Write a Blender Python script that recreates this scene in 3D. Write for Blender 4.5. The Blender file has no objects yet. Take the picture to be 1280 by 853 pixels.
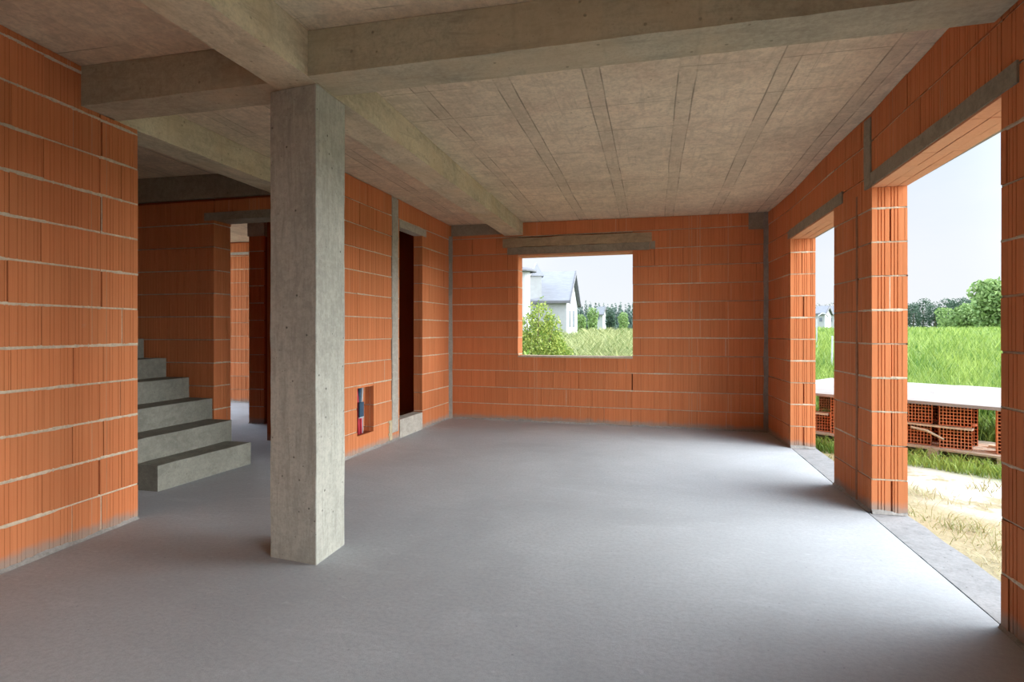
import bpy, math, random
import numpy as np
from mathutils import Vector, noise
random.seed(7); RNG = np.random.default_rng(7)
S = bpy.context.scene; COL = S.collection

# ------------------------------------------------------------------ mesh builder
class MB:
    def __init__(s): s.v = []; s.f = []; s.m = []; s.t = []
    def vert(s, p, tone=0.5): s.v.append(tuple(p)); s.t.append(tone); return len(s.v) - 1
    def face(s, idx, m=0): s.f.append(tuple(idx)); s.m.append(m)
    def hexa(s, p, m=0, tone=0.5):           # 8 points: bottom loop 0-3 (ccw from above), top loop 4-7
        b = [s.vert(q, tone) for q in p]
        for f in ((3,2,1,0),(4,5,6,7),(0,1,5,4),(1,2,6,5),(2,3,7,6),(3,0,4,7)): s.face([b[i] for i in f], m)
    def box(s, x0, x1, y0, y1, z0, z1, m=0, tone=0.5):
        s.hexa([(x0,y0,z0),(x1,y0,z0),(x1,y1,z0),(x0,y1,z0),(x0,y0,z1),(x1,y0,z1),(x1,y1,z1),(x0,y1,z1)], m, tone)
    def obox(s, o, ex, ey, ez, m=0, tone=0.5):   # oriented box: corner + three edge vectors
        o, ex, ey, ez = map(Vector, (o, ex, ey, ez))
        q = [o, o+ex, o+ex+ey, o+ey]
        s.hexa([tuple(k) for k in q] + [tuple(k+ez) for k in q], m, tone)
    def tube(s, pts, r, n=10, m=0, tone=0.5, cap=True):
        pts = [Vector(p) for p in pts]; rings = []
        rr = r if isinstance(r, (list, tuple)) else [r]*len(pts)
        for i, p in enumerate(pts):
            d = (pts[min(i+1, len(pts)-1)] - pts[max(i-1, 0)]).normalized()
            a = d.cross(Vector((0.3,0.1,1)) if abs(d.z) < .9 else Vector((1,0,0))).normalized(); b = d.cross(a)
            rings.append([s.vert(p + (a*math.cos(2*math.pi*k/n) + b*math.sin(2*math.pi*k/n))*rr[i], tone) for k in range(n)])
        for r0, r1 in zip(rings, rings[1:]):
            for k in range(n): s.face((r0[k], r0[(k+1)%n], r1[(k+1)%n], r1[k]), m)
        if cap: s.face(rings[0][::-1], m); s.face(rings[-1], m)
    def build(s, name, mats, parent=None, origin=None, smooth=False):
        me = bpy.data.meshes.new(name)
        v = np.array(s.v, dtype=float)
        o = np.zeros(3)
        if origin == 'base':
            o = np.array([(v[:,0].min()+v[:,0].max())/2, (v[:,1].min()+v[:,1].max())/2, v[:,2].min()])
        elif origin is not None: o = np.array(origin, dtype=float)
        v = v - o
        me.from_pydata([tuple(q) for q in v], [], s.f)
        for m in (mats if isinstance(mats, (list, tuple)) else [mats]): me.materials.append(m)
        me.polygons.foreach_set('material_index', s.m)
        if smooth: me.polygons.foreach_set('use_smooth', [True]*len(s.f))
        at = me.attributes.new('tone', 'FLOAT', 'POINT'); at.data.foreach_set('value', s.t)
        me.update()
        ob = bpy.data.objects.new(name, me); COL.objects.link(ob); ob.location = o
        if parent is not None:
            ob.parent = parent
            ob.location = Vector(o) - (parent.location if origin is not None else Vector((0,0,0))) if origin is not None else (0,0,0)
        return ob
def tag(o, label=None, cat=None, group=None, kind=None):
    if label: o['label'] = label
    if cat: o['category'] = cat
    if group: o['group'] = group
    if kind: o['kind'] = kind
    return o
def thing(name, loc, label, cat, group=None, rz=0):
    o = bpy.data.objects.new(name, None); COL.objects.link(o); o.location = loc; o.rotation_euler = (0,0,rz)
    o.empty_display_size = .2
    return tag(o, label, cat, group)
def copy_tree(o, parent=None):
    c = o.copy(); COL.objects.link(c)
    if parent is not None: c.parent = parent
    for ch in list(o.children): copy_tree(ch, c)
    return c
def structure(o, label=None, cat=None): return tag(o, label, cat, None, 'structure')

# ------------------------------------------------------------------ materials
def new_mat(name, rough=.9, spec=.25):
    m = bpy.data.materials.new(name); m.use_nodes = True
    nt = m.node_tree; b = nt.nodes['Principled BSDF']
    b.inputs['Roughness'].default_value = rough; b.inputs['Specular IOR Level'].default_value = spec
    return m, nt, b
class N:                                   # tiny node helper
    def __init__(s, nt):
        s.nt = nt; s.tc = nt.nodes.new('ShaderNodeTexCoord').outputs['Object']
    def pos(s): return s.nt.nodes.new('ShaderNodeNewGeometry').outputs['Position']
    def lk(s, a, b): s.nt.links.new(a, b)
    def mapping(s, vec, scale): 
        n = s.nt.nodes.new('ShaderNodeMapping'); s.lk(vec, n.inputs['Vector']); n.inputs['Scale'].default_value = scale; return n.outputs[0]
    def noise(s, vec, scale, detail=4, rough=.55, dist=0):
        n = s.nt.nodes.new('ShaderNodeTexNoise'); s.lk(vec, n.inputs['Vector'])
        n.inputs['Scale'].default_value = scale; n.inputs['Detail'].default_value = detail
        n.inputs['Roughness'].default_value = rough; n.inputs['Distortion'].default_value = dist; return n.outputs['Fac']
    def voronoi(s, vec, scale, rand=1):
        n = s.nt.nodes.new('ShaderNodeTexVoronoi'); s.lk(vec, n.inputs['Vector']); n.inputs['Scale'].default_value = scale
        n.inputs['Randomness'].default_value = rand; return n.outputs['Distance']
    def math(s, op, a, b=None, c=None, clamp=False):
        n = s.nt.nodes.new('ShaderNodeMath'); n.operation = op; n.use_clamp = clamp
        for i, x in enumerate((a, b, c)):
            if x is None: continue
            if isinstance(x, (int, float)): n.inputs[i].default_value = x
            else: s.lk(x, n.inputs[i])
        return n.outputs[0]
    def mr(s, x, a, b, lo=0, hi=1, smooth=True):
        n = s.nt.nodes.new('ShaderNodeMapRange'); s.lk(x, n.inputs['Value'])
        if smooth: n.interpolation_type = 'SMOOTHSTEP'
        n.inputs['From Min'].default_value = a; n.inputs['From Max'].default_value = b
        n.inputs['To Min'].default_value = lo; n.inputs['To Max'].default_value = hi; return n.outputs[0]
    def mix(s, fac, a, b, mode='MIX'):
        n = s.nt.nodes.new('ShaderNodeMix'); n.data_type = 'RGBA'; n.blend_type = mode
        for sock, x in ((n.inputs[0], fac), (n.inputs[6], a), (n.inputs[7], b)):
            if isinstance(x, (int, float)): sock.default_value = x
            elif isinstance(x, (tuple, list)): sock.default_value = (*x[:3], 1)
            else: s.lk(x, sock)
        return n.outputs[2]
    def xyz(s, vec):
        n = s.nt.nodes.new('ShaderNodeSeparateXYZ'); s.lk(vec, n.inputs[0]); return n.outputs
    def attr(s, name):
        n = s.nt.nodes.new('ShaderNodeAttribute'); n.attribute_name = name; return n.outputs['Fac']
    def bump(s, h, bsdf, strength=.4, dist=.01):
        n = s.nt.nodes.new('ShaderNodeBump'); s.lk(h, n.inputs['Height']); n.inputs['Strength'].default_value = strength
        n.inputs['Distance'].default_value = dist; s.lk(n.outputs[0], bsdf.inputs['Normal'])
def srgb(r, g, b):
    f = lambda c: (c/255/12.92) if c/255 <= .04045 else ((c/255+.055)/1.055)**2.4
    return (f(r), f(g), f(b))

def clay_mat(name, base, dusty=.5):
    m, nt, b = new_mat(name, .92, .15); n = N(nt); p = n.pos()
    t = n.attr('tone')
    c = n.mix(t, [k*.92 for k in base], [min(1, k*1.08) for k in base])
    big = n.noise(p, 1.7, 3); c = n.mix(n.mr(big, .35, .7, 0, .22), c, (base[0]*.92, base[1]*1.22, base[2]*1.35))
    st = n.noise(n.mapping(p, (55, 55, 2.2)), 1, 3, .6)
    c = n.mix(n.mr(st, .3, .75, 0, .32), c, (base[0]*.72, base[1]*.66, base[2]*.6))
    c = n.mix(n.mr(st, .62, .8, 0, .25), c, (base[0]*1.25, base[1]*1.45, base[2]*1.7))
    z = n.xyz(p)[2]
    dn = n.noise(p, 9, 4)
    edge = n.math('ADD', n.math('MULTIPLY', dn, .09), .02)
    dust = n.mr(n.math('SUBTRACT', z, edge), -.035, .035, 1, 0)
    c = n.mix(n.math('MULTIPLY', dust, .8*dusty*2, clamp=True), c, srgb(150, 140, 130))
    sm = n.noise(n.mapping(p, (3, 3, 7)), 1.3, 5, .7)
    c = n.mix(n.mr(sm, .66, .8, 0, .3*dusty*2), c, srgb(170, 145, 120))
    n.lk(c, b.inputs['Base Color'])
    n.bump(n.math('ADD', st, n.math('MULTIPLY', n.noise(p, 160, 2), .5)), b, .25, .004)
    return m
def concrete_mat(name, base, streak=(4,4,4), dark=.7, light=1.18, pin=14, pinamt=.5, warm=None, big=1.2, bs=.35, boards=None):
    m, nt, b = new_mat(name, .85, .25); n = N(nt); p = n.pos()
    a = n.noise(p, big, 5, .6); s_ = n.noise(n.mapping(p, streak), 1, 5, .62); fine = n.noise(p, 60, 3, .6)
    c = n.mix(n.mr(a, .3, .7), [k*dark for k in base], [min(1, k*light) for k in base])
    c = n.mix(n.mr(s_, .35, .75, 0, .55), c, [k*dark*.9 for k in base])
    c = n.mix(n.mr(s_, .6, .8, 0, .4), c, [min(1, k*light*1.12) for k in base])
    c = n.mix(n.mr(fine, .38, .68, 0, .42), c, [k*.62 for k in base])
    c = n.mix(n.mr(n.noise(p, 22, 4, .7), .42, .64, .0, .35), c, [min(1, k*1.25) for k in base])
    md = n.noise(n.mapping(p, tuple(max(1.0, k*.6) for k in streak)), 3.1, 4, .7, .6)
    c = n.mix(n.mr(md, .5, .66, 0, .5), c, [k*dark*.78 for k in base])
    c = n.mix(n.mr(md, .46, .3, 0, .35), c, [min(1, k*light*1.1) for k in base])
    if warm: c = n.mix(n.mr(n.noise(p, 2.6, 3), .42, .68, 0, .5), c, warm)
    v = n.voronoi(p, pin); hole = n.mr(v, .05, .12, 1, 0)
    gate = n.mr(n.noise(p, 5, 2), .40, .48)
    hole = n.math('MULTIPLY', hole, gate)
    v2 = n.voronoi(p, pin*2.6); h2 = n.math('MULTIPLY', n.mr(v2, .06, .16, 1, 0), n.mr(n.noise(p, 8, 2), .5, .58))
    c = n.mix(n.math('MULTIPLY', h2, pinamt*.7), c, [k*.36 for k in base])
    c = n.mix(n.math('MULTIPLY', hole, pinamt), c, [k*.3 for k in base])
    if boards:                              # print of the shuttering boards: (axis, width, colour strength)
        ax, w, amt = boards
        q = n.math('ADD', n.xyz(p)[ax], n.math('MULTIPLY', n.noise(p, 1.1, 2), .02))
        fr = n.math('FRACT', n.math('DIVIDE', q, w)); ln = n.math('MULTIPLY', n.mr(n.math('ABSOLUTE', n.math('SUBTRACT', fr, .5)), .0, .035, 1, 0), n.mr(n.noise(p, 2.3, 3), .4, .6))
        c = n.mix(n.math('MULTIPLY', ln, amt), c, [k*.45 for k in base])
        cell = n.math('FLOOR', n.math('ADD', n.math('DIVIDE', q, w), .5))
        wn = nt.nodes.new('ShaderNodeTexWhiteNoise'); wn.noise_dimensions = '1D'; n.lk(cell, wn.inputs['W'])
        c = n.mix(n.math('MULTIPLY', wn.outputs['Value'], .10), c, [k*.62 for k in base])
    n.lk(c, b.inputs['Base Color'])
    hgt = n.math('ADD', n.math('ADD', n.math('MULTIPLY', fine, .5), s_), n.math('MULTIPLY', hole, -2.5))
    n.bump(hgt, b, bs, .006)
    return m
CLAY = srgb(202, 124, 80)
clay = clay_mat('fired_clay', CLAY)
clay_light = clay_mat('fired_clay_dusty_lit', srgb(212, 154, 118), .35)  # dusty rib streaks; also the paler tone painted as light on soffits and window head
clay_deep = clay_mat('fired_clay_core', srgb(150, 78, 48), 0.2)
mortar = concrete_mat('joint_mortar', srgb(204, 188, 164), (20,20,20), .75, 1.15, 60, .3)
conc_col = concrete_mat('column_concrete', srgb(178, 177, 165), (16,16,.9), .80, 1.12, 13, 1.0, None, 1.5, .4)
conc_beam = concrete_mat('beam_concrete', srgb(204, 192, 164), (6,1.1,6), .7, 1.22, 11, .5, srgb(200,180,146), 1.6, .4, (1, .55, .15))
conc_cross = concrete_mat('crossbeam_concrete', srgb(178, 170, 146), (1.1,7,9), .8, 1.14, 11, .5, srgb(190,170,138), 1.6, .4, (0, .45, .15))
conc_lintel = concrete_mat('lintel_concrete', srgb(150, 140, 122), (7,7,7), .78, 1.12, 12, .4)
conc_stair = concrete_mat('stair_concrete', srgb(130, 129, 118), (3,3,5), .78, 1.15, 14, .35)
conc_step = concrete_mat('threshold_concrete', srgb(178, 172, 160), (4,4,6), .82, 1.15, 14, .4)

def floor_mat():
    m, nt, b = new_mat('screed_floor', .78, .3); n = N(nt); p = n.pos()
    base = srgb(174, 178, 181)
    a = n.noise(p, .55, 5, .6, .4); a2 = n.noise(n.mapping(p, (1.1, 2.6, 1)), 1.5, 5, .65, .8); f = n.noise(p, 42, 4, .65); g = n.noise(p, 210, 2, .6)
    c = n.mix(n.mr(a, .3, .7), [k*.8 for k in base], [k*1.07 for k in base])
    c = n.mix(n.mr(a2, .52, .78, 0, .5), c, [min(1, k*1.22) for k in base])
    c = n.mix(n.mr(a2, .48, .25, 0, .35), c, [k*.76 for k in base])
    c = n.mix(n.mr(f, .38, .68, 0, .42), c, [k*.66 for k in base])
    c = n.mix(n.mr(g, .35, .68, 0, .4), c, [k*.68 for k in base])
    sw = n.noise(n.mapping(p, (3.2, 7, 1)), 2.2, 3, .5, 2.2)      # trowel sweeps
    c = n.mix(n.mr(sw, .66, .74, 0, .3), c, [min(1, k*1.25) for k in base])
    v = n.voronoi(p, 9); c = n.mix(n.mr(v, .03, .06, .6, 0), c, [k*.45 for k in base])
    n.lk(c, b.inputs['Base Color'])
    n.bump(n.math('ADD', n.math('ADD', f, n.math('MULTIPLY', g, .6)), n.math('MULTIPLY', sw, .8)), b, .2, .005)
    return m
floor_m = floor_mat()
def ceiling_mat():
    m, nt, b = new_mat('shuttered_slab', .88, .2); n = N(nt); p = n.pos(); x, y, z = n.xyz(p)
    base = srgb(220, 204, 176)
    a = n.noise(p, 1.1, 5, .62); s_ = n.noise(n.mapping(p, (2.2, 9, 1)), 1, 5, .65); f = n.noise(p, 45, 3, .6)
    c = n.mix(n.mr(a, .3, .7), [k*.84 for k in base], [k*1.1 for k in base])
    c = n.mix(n.mr(n.noise(p, 2.3, 4, .6), .45, .7, 0, .45), c, srgb(196, 168, 144))
    c = n.mix(n.mr(s_, .4, .72, 0, .4), c, [k*.74 for k in base])
    c = n.mix(n.mr(f, .38, .68, 0, .45), c, [k*.6 for k in base])
    c = n.mix(n.mr(n.noise(p, 18, 4, .7), .42, .64, .0, .35), c, [min(1, k*1.2) for k in base])
    md = n.noise(p, 6.5, 5, .7, .8); c = n.mix(n.mr(md, .5, .66, 0, .5), c, [k*.66 for k in base]); c = n.mix(n.mr(md, .45, .3, 0, .4), c, [min(1, k*1.2) for k in base])
    ms = n.noise(n.mapping(p, (14, 1.6, 1)), 1.6, 4, .65); c = n.mix(n.mr(ms, .52, .68, 0, .4), c, [k*.62 for k in base])
    w = n.math('MULTIPLY', n.math('SUBTRACT', n.noise(p, .8, 2), .5), .03)
    # bands between shutter panels run along y, every .58 m; fine board seams across
    q = n.math('DIVIDE', n.math('ADD', n.math('ADD', x, w), .38), .592); fr = n.math('ABSOLUTE', n.math('SUBTRACT', n.math('FRACT', n.math('ADD', q, .5)), .5))
    d = n.math('MULTIPLY', fr, .592)
    lim = n.math('MULTIPLY', n.mr(y, 3.15, 3.3), n.mr(n.noise(n.mapping(p, (.4, .9, 1)), 1.2, 3), .32, .46, .25, 1))
    band = n.math('MULTIPLY', n.mr(d, .05, .058, 1, 0), lim)
    lip = n.math('MULTIPLY', n.mr(n.math('ABSOLUTE', n.math('SUBTRACT', d, .056)), .0, .008, 1, 0), lim)
    c = n.mix(n.math('MULTIPLY', band, .22), c, [k*.55 for k in base])
    c = n.mix(n.math('MULTIPLY', n.math('MULTIPLY', lip, n.mr(n.noise(p, 3.1, 3), .36, .6, .2, 1)), .85), c, [k*.27 for k in base])
    qy = n.math('ADD', n.math('ADD', y, w), n.math('MULTIPLY', n.noise(n.mapping(p, (.5, .1, 1)), 1.0, 1), .15))
    fy = n.math('ABSOLUTE', n.math('SUBTRACT', n.math('FRACT', n.math('DIVIDE', qy, .5)), .5))
    seam = n.math('MULTIPLY', n.mr(fy, 0, .014, 1, 0), n.mr(n.noise(n.mapping(p, (1.2, .7, 1)), 1.4, 3), .44, .56))
    c = n.mix(n.math('MULTIPLY', seam, .75), c, [k*.36 for k in base])
    fx = n.math('ABSOLUTE', n.math('SUBTRACT', n.math('FRACT', n.math('DIVIDE', n.math('ADD', x, w), .148)), .5))
    seam2 = n.math('MULTIPLY', n.mr(fx, 0, .03, 1, 0), n.mr(n.noise(n.mapping(p, (1.5, .6, 1)), 1.9, 3), .52, .64))
    c = n.mix(n.math('MULTIPLY', seam2, .35), c, [k*.45 for k in base])
    v = n.voronoi(p, 7); c = n.mix(n.mr(v, .03, .07, .65, 0), c, [k*.35 for k in base])
    n.lk(c, b.inputs['Base Color'])
    h = n.math('ADD', n.math('ADD', s_, n.math('MULTIPLY', f, .6)), n.math('ADD', n.math('MULTIPLY', seam, -1.5), n.math('MULTIPLY', n.math('ADD', band, lip), -1.2)))
    n.bump(h, b, .35, .006)
    return m
ceil_m = ceiling_mat()
def flat_mat(name, col, rough=.8, var=.2, scale=8, streak=None, spec=.25):
    m, nt, b = new_mat(name, rough, spec); n = N(nt); p = n.tc
    q = n.mapping(p, streak) if streak else p
    f = n.noise(q, scale, 4, .6)
    c = n.mix(n.mr(f, .25, .75), [k*(1-var) for k in col], [min(1, k*(1+var)) for k in col])
    n.lk(c, b.inputs['Base Color']); n.bump(f, b, .15, .004); return m
def leaf_mat(name, a, bcol, rough=.6, trans=.35):
    m, nt, b = new_mat(name, rough, .3); n = N(nt)
    c = n.mix(n.attr('tone'), a, bcol)
    n.lk(c, b.inputs['Base Color'])
    tr = nt.nodes.new('ShaderNodeBsdfTranslucent'); n.lk(c, tr.inputs['Color'])
    mx = nt.nodes.new('ShaderNodeMixShader'); mx.inputs[0].default_value = trans
    n.lk(b.outputs[0], mx.inputs[1]); n.lk(tr.outputs[0], mx.inputs[2])
    n.lk(mx.outputs[0], nt.nodes['Material Output'].inputs['Surface']); return m

# ------------------------------------------------------------------ room geometry helpers
def zc(x, y): return 3.05 - .012*(y-2.4) - .012*(x+3.5)           # underside of the slab
COURSE = .25
def nz(x, s=1.0, k=0.0): return noise.noise((x*s, k, .37))
def skin(mb, a, b, nrm, z0, z1, phase=0.0, blk=.375, rib=.0235, gd=.004, mort=1.0, top=None, vgap=.005, seed=0, ribw=.0035, foot=True, pl=.25):
    """face a->b (2D) with outward normal nrm, laid with ribbed clay blocks and mortar beads; materials 0 clay 1 dusty 2 core 3 mortar"""
    a = Vector((a[0], a[1], 0)); b = Vector((b[0], b[1], 0)); L = (b-a).length; e = (b-a)/L; nn = Vector((nrm[0], nrm[1], 0)).normalized()
    flip = e.cross(Vector((0,0,1))).dot(nn) < 0
    rnd = random.Random(seed*131+17)
    def P(u, d, z):
        q = a + e*u + nn*d
        if top is not None: z = min(z, top(q.x, q.y) - .004)
        return (q.x, q.y, z)
    def quad(i, m): mb.face(i[::-1] if flip else i, m)
    lightlines = [rnd.random() < .13 for _ in range(400)]
    k0 = int(math.floor(z0/COURSE + 1e-6)); k1 = int(math.ceil(z1/COURSE - 1e-6))
    for k in range(k0, k1):
        lo = max(z0, k*COURSE + (.006 if k*COURSE > z0 + 1e-4 else 0)); hi = min(z1, (k+1)*COURSE - .006)
        if hi - lo < .015: continue
        if top is not None and lo > min(top(a.x, a.y), top(b.x, b.y)) - .02: continue
        off = phase + (blk/2 if k % 2 else 0) + rnd.uniform(-.012, .012)
        j = int(math.floor((0-off)/blk)); 
        while off + j*blk < L:
            u0 = max(0, off + j*blk) ; u1 = min(L, off + (j+1)*blk)
            w0 = vgap*rnd.uniform(.4, 1.4) if u0 > 0 else 0; w1 = 0
            j += 1
            if u1 - u0 < .02: continue
            us = u0 + w0; ue = u1 - w1
            if ue - us < .012: continue
            tone = rnd.random(); dd = rnd.uniform(-.003, .003)
            pts = [(us, dd, 0)]
            g = math.ceil((us + .006)/rib)*rib
            gi = int(round(g/rib))
            while g < ue - .006:
                if (gi*7919 + 3) % 11 not in (2, 5, 9):
                    lm = 1 if (lightlines[gi % 400] and rnd.random() < pl*2.2) else 0
                    rw = ribw*(1.3 if gi % 5 == 0 else .8)
                    pts += [(g-rw, dd, 0), (g-rw*.5, dd-gd, lm), (g+rw*.5, dd-gd, lm), (g+rw, dd, lm)]
                g += rib; gi += 1
            pts.append((ue, dd, 0))
            nb = len(pts); vb = [mb.vert(P(u, d, lo), tone) for u, d, _ in pts]; vt = [mb.vert(P(u, d, hi), tone) for u, d, _ in pts]
            for i in range(nb-1): quad([vb[i], vb[i+1], vt[i+1], vt[i]], pts[i+1][2])
            c0 = [mb.vert(P(us, -.03, lo), tone), mb.vert(P(us, -.03, hi), tone)]; c1 = [mb.vert(P(ue, -.03, lo), tone), mb.vert(P(ue, -.03, hi), tone)]
            quad([c0[0], vb[0], vt[0], c0[1]], 0); quad([vb[-1], c1[0], c1[1], vt[-1]], 0)
            quad(vt + [c1[1], c0[1]], 0); quad([c0[0], c1[0]] + vb[::-1], 0)
            if w0 > 0 and rnd.random() < .16*mort:              # a buttered head joint
                dj = rnd.uniform(-.008, .001); wj = w0 + .004
                q = [mb.vert(P(us-wj, dj, lo)), mb.vert(P(us+.001, dj, lo)), mb.vert(P(us+.001, dj, hi)), mb.vert(P(us-wj, dj, hi))]
                quad(q, 3)
        # mortar bead under this course
        zj = k*COURSE
        if zj > z0 + .01 and mort > 0:
            n_ = max(2, int(L/.022)); rows = []
            for i in range(n_+1):
                u = L*i/n_
                am = .5 + 1.3*nz(u + seed*9.1, 1.6, k*3.7) + .8*(mort-.6)
                am = max(0, min(1, am))
                th = .0048 + .0022*mort + .0028*am + .0028*nz(u, 23, k*1.3+seed); out = -.007 + .010*am + .004*nz(u, 31, k+5.5)
                jz = .0025*nz(u, 3.1, k*.7)
                rows.append([mb.vert(P(u, -.03, zj+jz-th)), mb.vert(P(u, out-.003, zj+jz-th)), mb.vert(P(u, out, zj+jz)), mb.vert(P(u, out-.003, zj+jz+th)), mb.vert(P(u, -.03, zj+jz+th))])
            for r0, r1 in zip(rows, rows[1:]):
                for i in range(4): quad([r0[i], r1[i], r1[i+1], r0[i+1]], 3)
    if foot and z0 < .01:                                      # squeezed bedding mortar at the floor
        n_ = max(2, int(L/.03)); rows = []
        for i in range(n_+1):
            u = L*i/n_; hgt = .022 + .018*nz(u, 7, seed) + .01*nz(u, 25, seed+3); out = .012 + .008*nz(u, 11, seed+2)
            rows.append([mb.vert(P(u, out+.006, 0.0)), mb.vert(P(u, out*.6, max(.006, hgt*.6))), mb.vert(P(u, .001, max(.01, hgt))), mb.vert(P(u, -.02, max(.01, hgt)))])
        for r0, r1 in zip(rows, rows[1:]):
            for i in range(3): quad([r0[i], r1[i], r1[i+1], r0[i+1]], 4)
def core(mb, a, b, nrm, t, z0, z1, inset=.02, top=None, ends=True, m=2):
    """solid block behind the skins; a,b on the face, nrm = outward face normal, t = wall thickness"""
    a = Vector((a[0], a[1], 0)); b = Vector((b[0], b[1], 0)); e = (b-a).normalized(); nn = Vector((nrm[0], nrm[1], 0)).normalized()
    if ends: a = a + e*inset; b = b - e*inset
    p = [a - nn*inset, b - nn*inset, b - nn*(t-inset), a - nn*(t-inset)]
    if e.cross(Vector((0,0,1))).dot(nn) < 0: p = p[::-1]
    zt = lambda q: min(z1, top(q.x, q.y)-.005) if top else z1
    mb.hexa([(q.x, q.y, z0) for q in p] + [(q.x, q.y, zt(q)) for q in p], m)
CLAYS = [clay, clay_light, clay_deep, mortar, concrete_mat('bedding_mortar', srgb(150,146,140), (20,20,20), .75, 1.15, 60, .3)]
def lerp2(a, b, t): return (a[0]+(b[0]-a[0])*t, a[1]+(b[1]-a[1])*t)

# ------------------------------------------------------------------ floor, slab
XT = 1.545
mb = MB(); mb.box(-9.6, XT-.004, -1.6, 9.4, -.14, 0.0); structure(mb.build('floor', floor_m))
mb = MB()
nn_ = 120                                                 # threshold strip with a ragged joint along the room side
for i in range(nn_):
    y0 = -1.6 + 9.9*i/nn_; y1 = -1.6 + 9.9*(i+1)/nn_
    w = lambda y: XT + .004 + .006*abs(nz(y, 9, 1.1)) + .004*nz(y, 2, 4)
    o_ = lambda y: 1.815 + .012*nz(y, 3, 7) + .006*nz(y, 14, 2)
    mb.hexa([(w(y0),y0,-.2),(o_(y0),y0,-.2),(o_(y1),y1,-.2),(w(y1),y1,-.2),(w(y0),y0,-.001),(o_(y0),y0,-.004),(o_(y1),y1,-.004),(w(y1),y1,-.001)])
structure(mb.build('trim_1', concrete_mat('sill_screed', srgb(140,140,140), (5,5,5), .88, 1.1, 18, .5)))
mb = MB()
pts = [(-8.3,-1.6),(1.86,-1.6),(1.86,9.4),(-8.3,9.4)]
mb.hexa([(x,y,zc(x,y)) for x,y in pts] + [(x,y,3.35) for x,y in pts]); structure(mb.build('ceiling', ceil_m))

# ------------------------------------------------------------------ left wall (in front of the stairs)
T = .25
la, lb_ = (-3.34, -1.2), (-3.583, 3.285)
Ld = Vector((lb_[0]-la[0], lb_[1]-la[1], 0)); 
la = (lb_[0] + .0725*4.5, lb_[1] - .9974*4.5); Ln = (.9974, .0725)
lm = lerp2(la, lb_, (4.5-.30)/4.5)
mb = MB()
core(mb, la, lm, Ln, T, 0, 3.4, top=zc); core(mb, lerp2(la, lb_, (4.5-.34)/4.5), lb_, Ln, T, 0, 2.775)
skin(mb, la, lm, Ln, 0, 3.4, phase=.245, top=zc, seed=1, mort=1.25, gd=.003)
skin(mb, lm, lb_, Ln, 0, 2.785, phase=.01, seed=2, mort=1.05, blk=.30, gd=.003)
nb_ = (-Ln[1], Ln[0]); ob_ = (lb_[0]-Ln[0]*T, lb_[1]-Ln[1]*T)
skin(mb, ob_, lb_, nb_, 0, 2.785, phase=.0, seed=3, mort=.7)
skin(mb, ob_, (la[0]-Ln[0]*T, la[1]-Ln[1]*T), (-Ln[0], -Ln[1]), 0, 2.9, seed=4)
structure(mb.build('wall_left', CLAYS))

# ------------------------------------------------------------------ middle wall (niche and narrow doorway)
M0, M1 = (-3.118, 5.10), (-3.041, 8.233); ML = math.hypot(M1[0]-M0[0], M1[1]-M0[1])
Mu = lambda u: lerp2(M0, M1, (u+.212)/ML)                  # u measured from y = 5.312
Mn = (.9997, -.0246)
TM = .13
mb = MB(); du0, du1, dz0, dz1 = 1.223, 1.918, .235, 2.65
nu0, nu1, nz0, nz1 = .225, .583, .20, .72
ue = ML - .212
for (u0, u1, z0, z1, ph) in ((-.212, nu0, 0, 3.4, .1), (nu0, nu1, 0, nz0, .05), (nu0, nu1, nz1, 3.4, .05), (nu1, du0-.20, 0, 3.4, .06), (du0-.20, du0-.04, 0, .095, .0),
                             (du0-.04, du0, 0, 3.4, 0), (du0, du1, dz1+.09, 3.4, .1), (du1, ue, 0, 3.4, .02)):
    core(mb, Mu(u0-.01), Mu(u1+.01), Mn, TM, z0, z1, top=zc)
    skin(mb, Mu(u0), Mu(u1), Mn, z0, z1, phase=ph, top=zc, seed=int(20+u0*10+z0*7), mort=.55, rib=.031, gd=.0025, vgap=.0035, pl=.15, blk=.375)
back = Mu(nu0-.02); bk2 = Mu(nu1+.02)
off = lambda p, d: (p[0]-Mn[0]*d, p[1]-Mn[1]*d)
core(mb, off(Mu(nu0-.03), .112), off(Mu(nu1+.03), .112), Mn, .02, nz0-.03, nz1+.03, inset=0)
skin(mb, off(Mu(nu0), .105), off(Mu(nu1), .105), Mn, nz0, nz1, seed=31, rib=.035, gd=.012, ribw=.007, mort=0, foot=False)
# reveals of the niche and the doorway
for (u, z0, z1, sgn, sd, dep) in ((nu0, nz0, nz1, 1, 32, .11), (nu1, nz0, nz1, -1, 33, .11), (du0, 0, dz1, 1, 34, TM), (du1, 0, dz1, -1, 35, TM)):
    p = Mu(u); q = off(p, dep)
    skin(mb, q, p, (0, sgn), z0, z1, seed=sd, mort=.4, blk=2, phase=-.7, rib=.04 if u > 1 else .021, gd=.004 if u > 1 else .008, ribw=.0035 if u > 1 else .006, foot=False)
# far end at the hall
skin(mb, off(Mu(-.212), TM), Mu(-.212), (0, -1), 0, 3.4, seed=36, top=zc, mort=.5)
skin(mb, off(Mu(-.212), TM), off(Mu(du0), TM), (-1, 0), 0, 3.4, seed=37, top=zc, mort=.5)
structure(mb.build('wall_middle', CLAYS))
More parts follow.
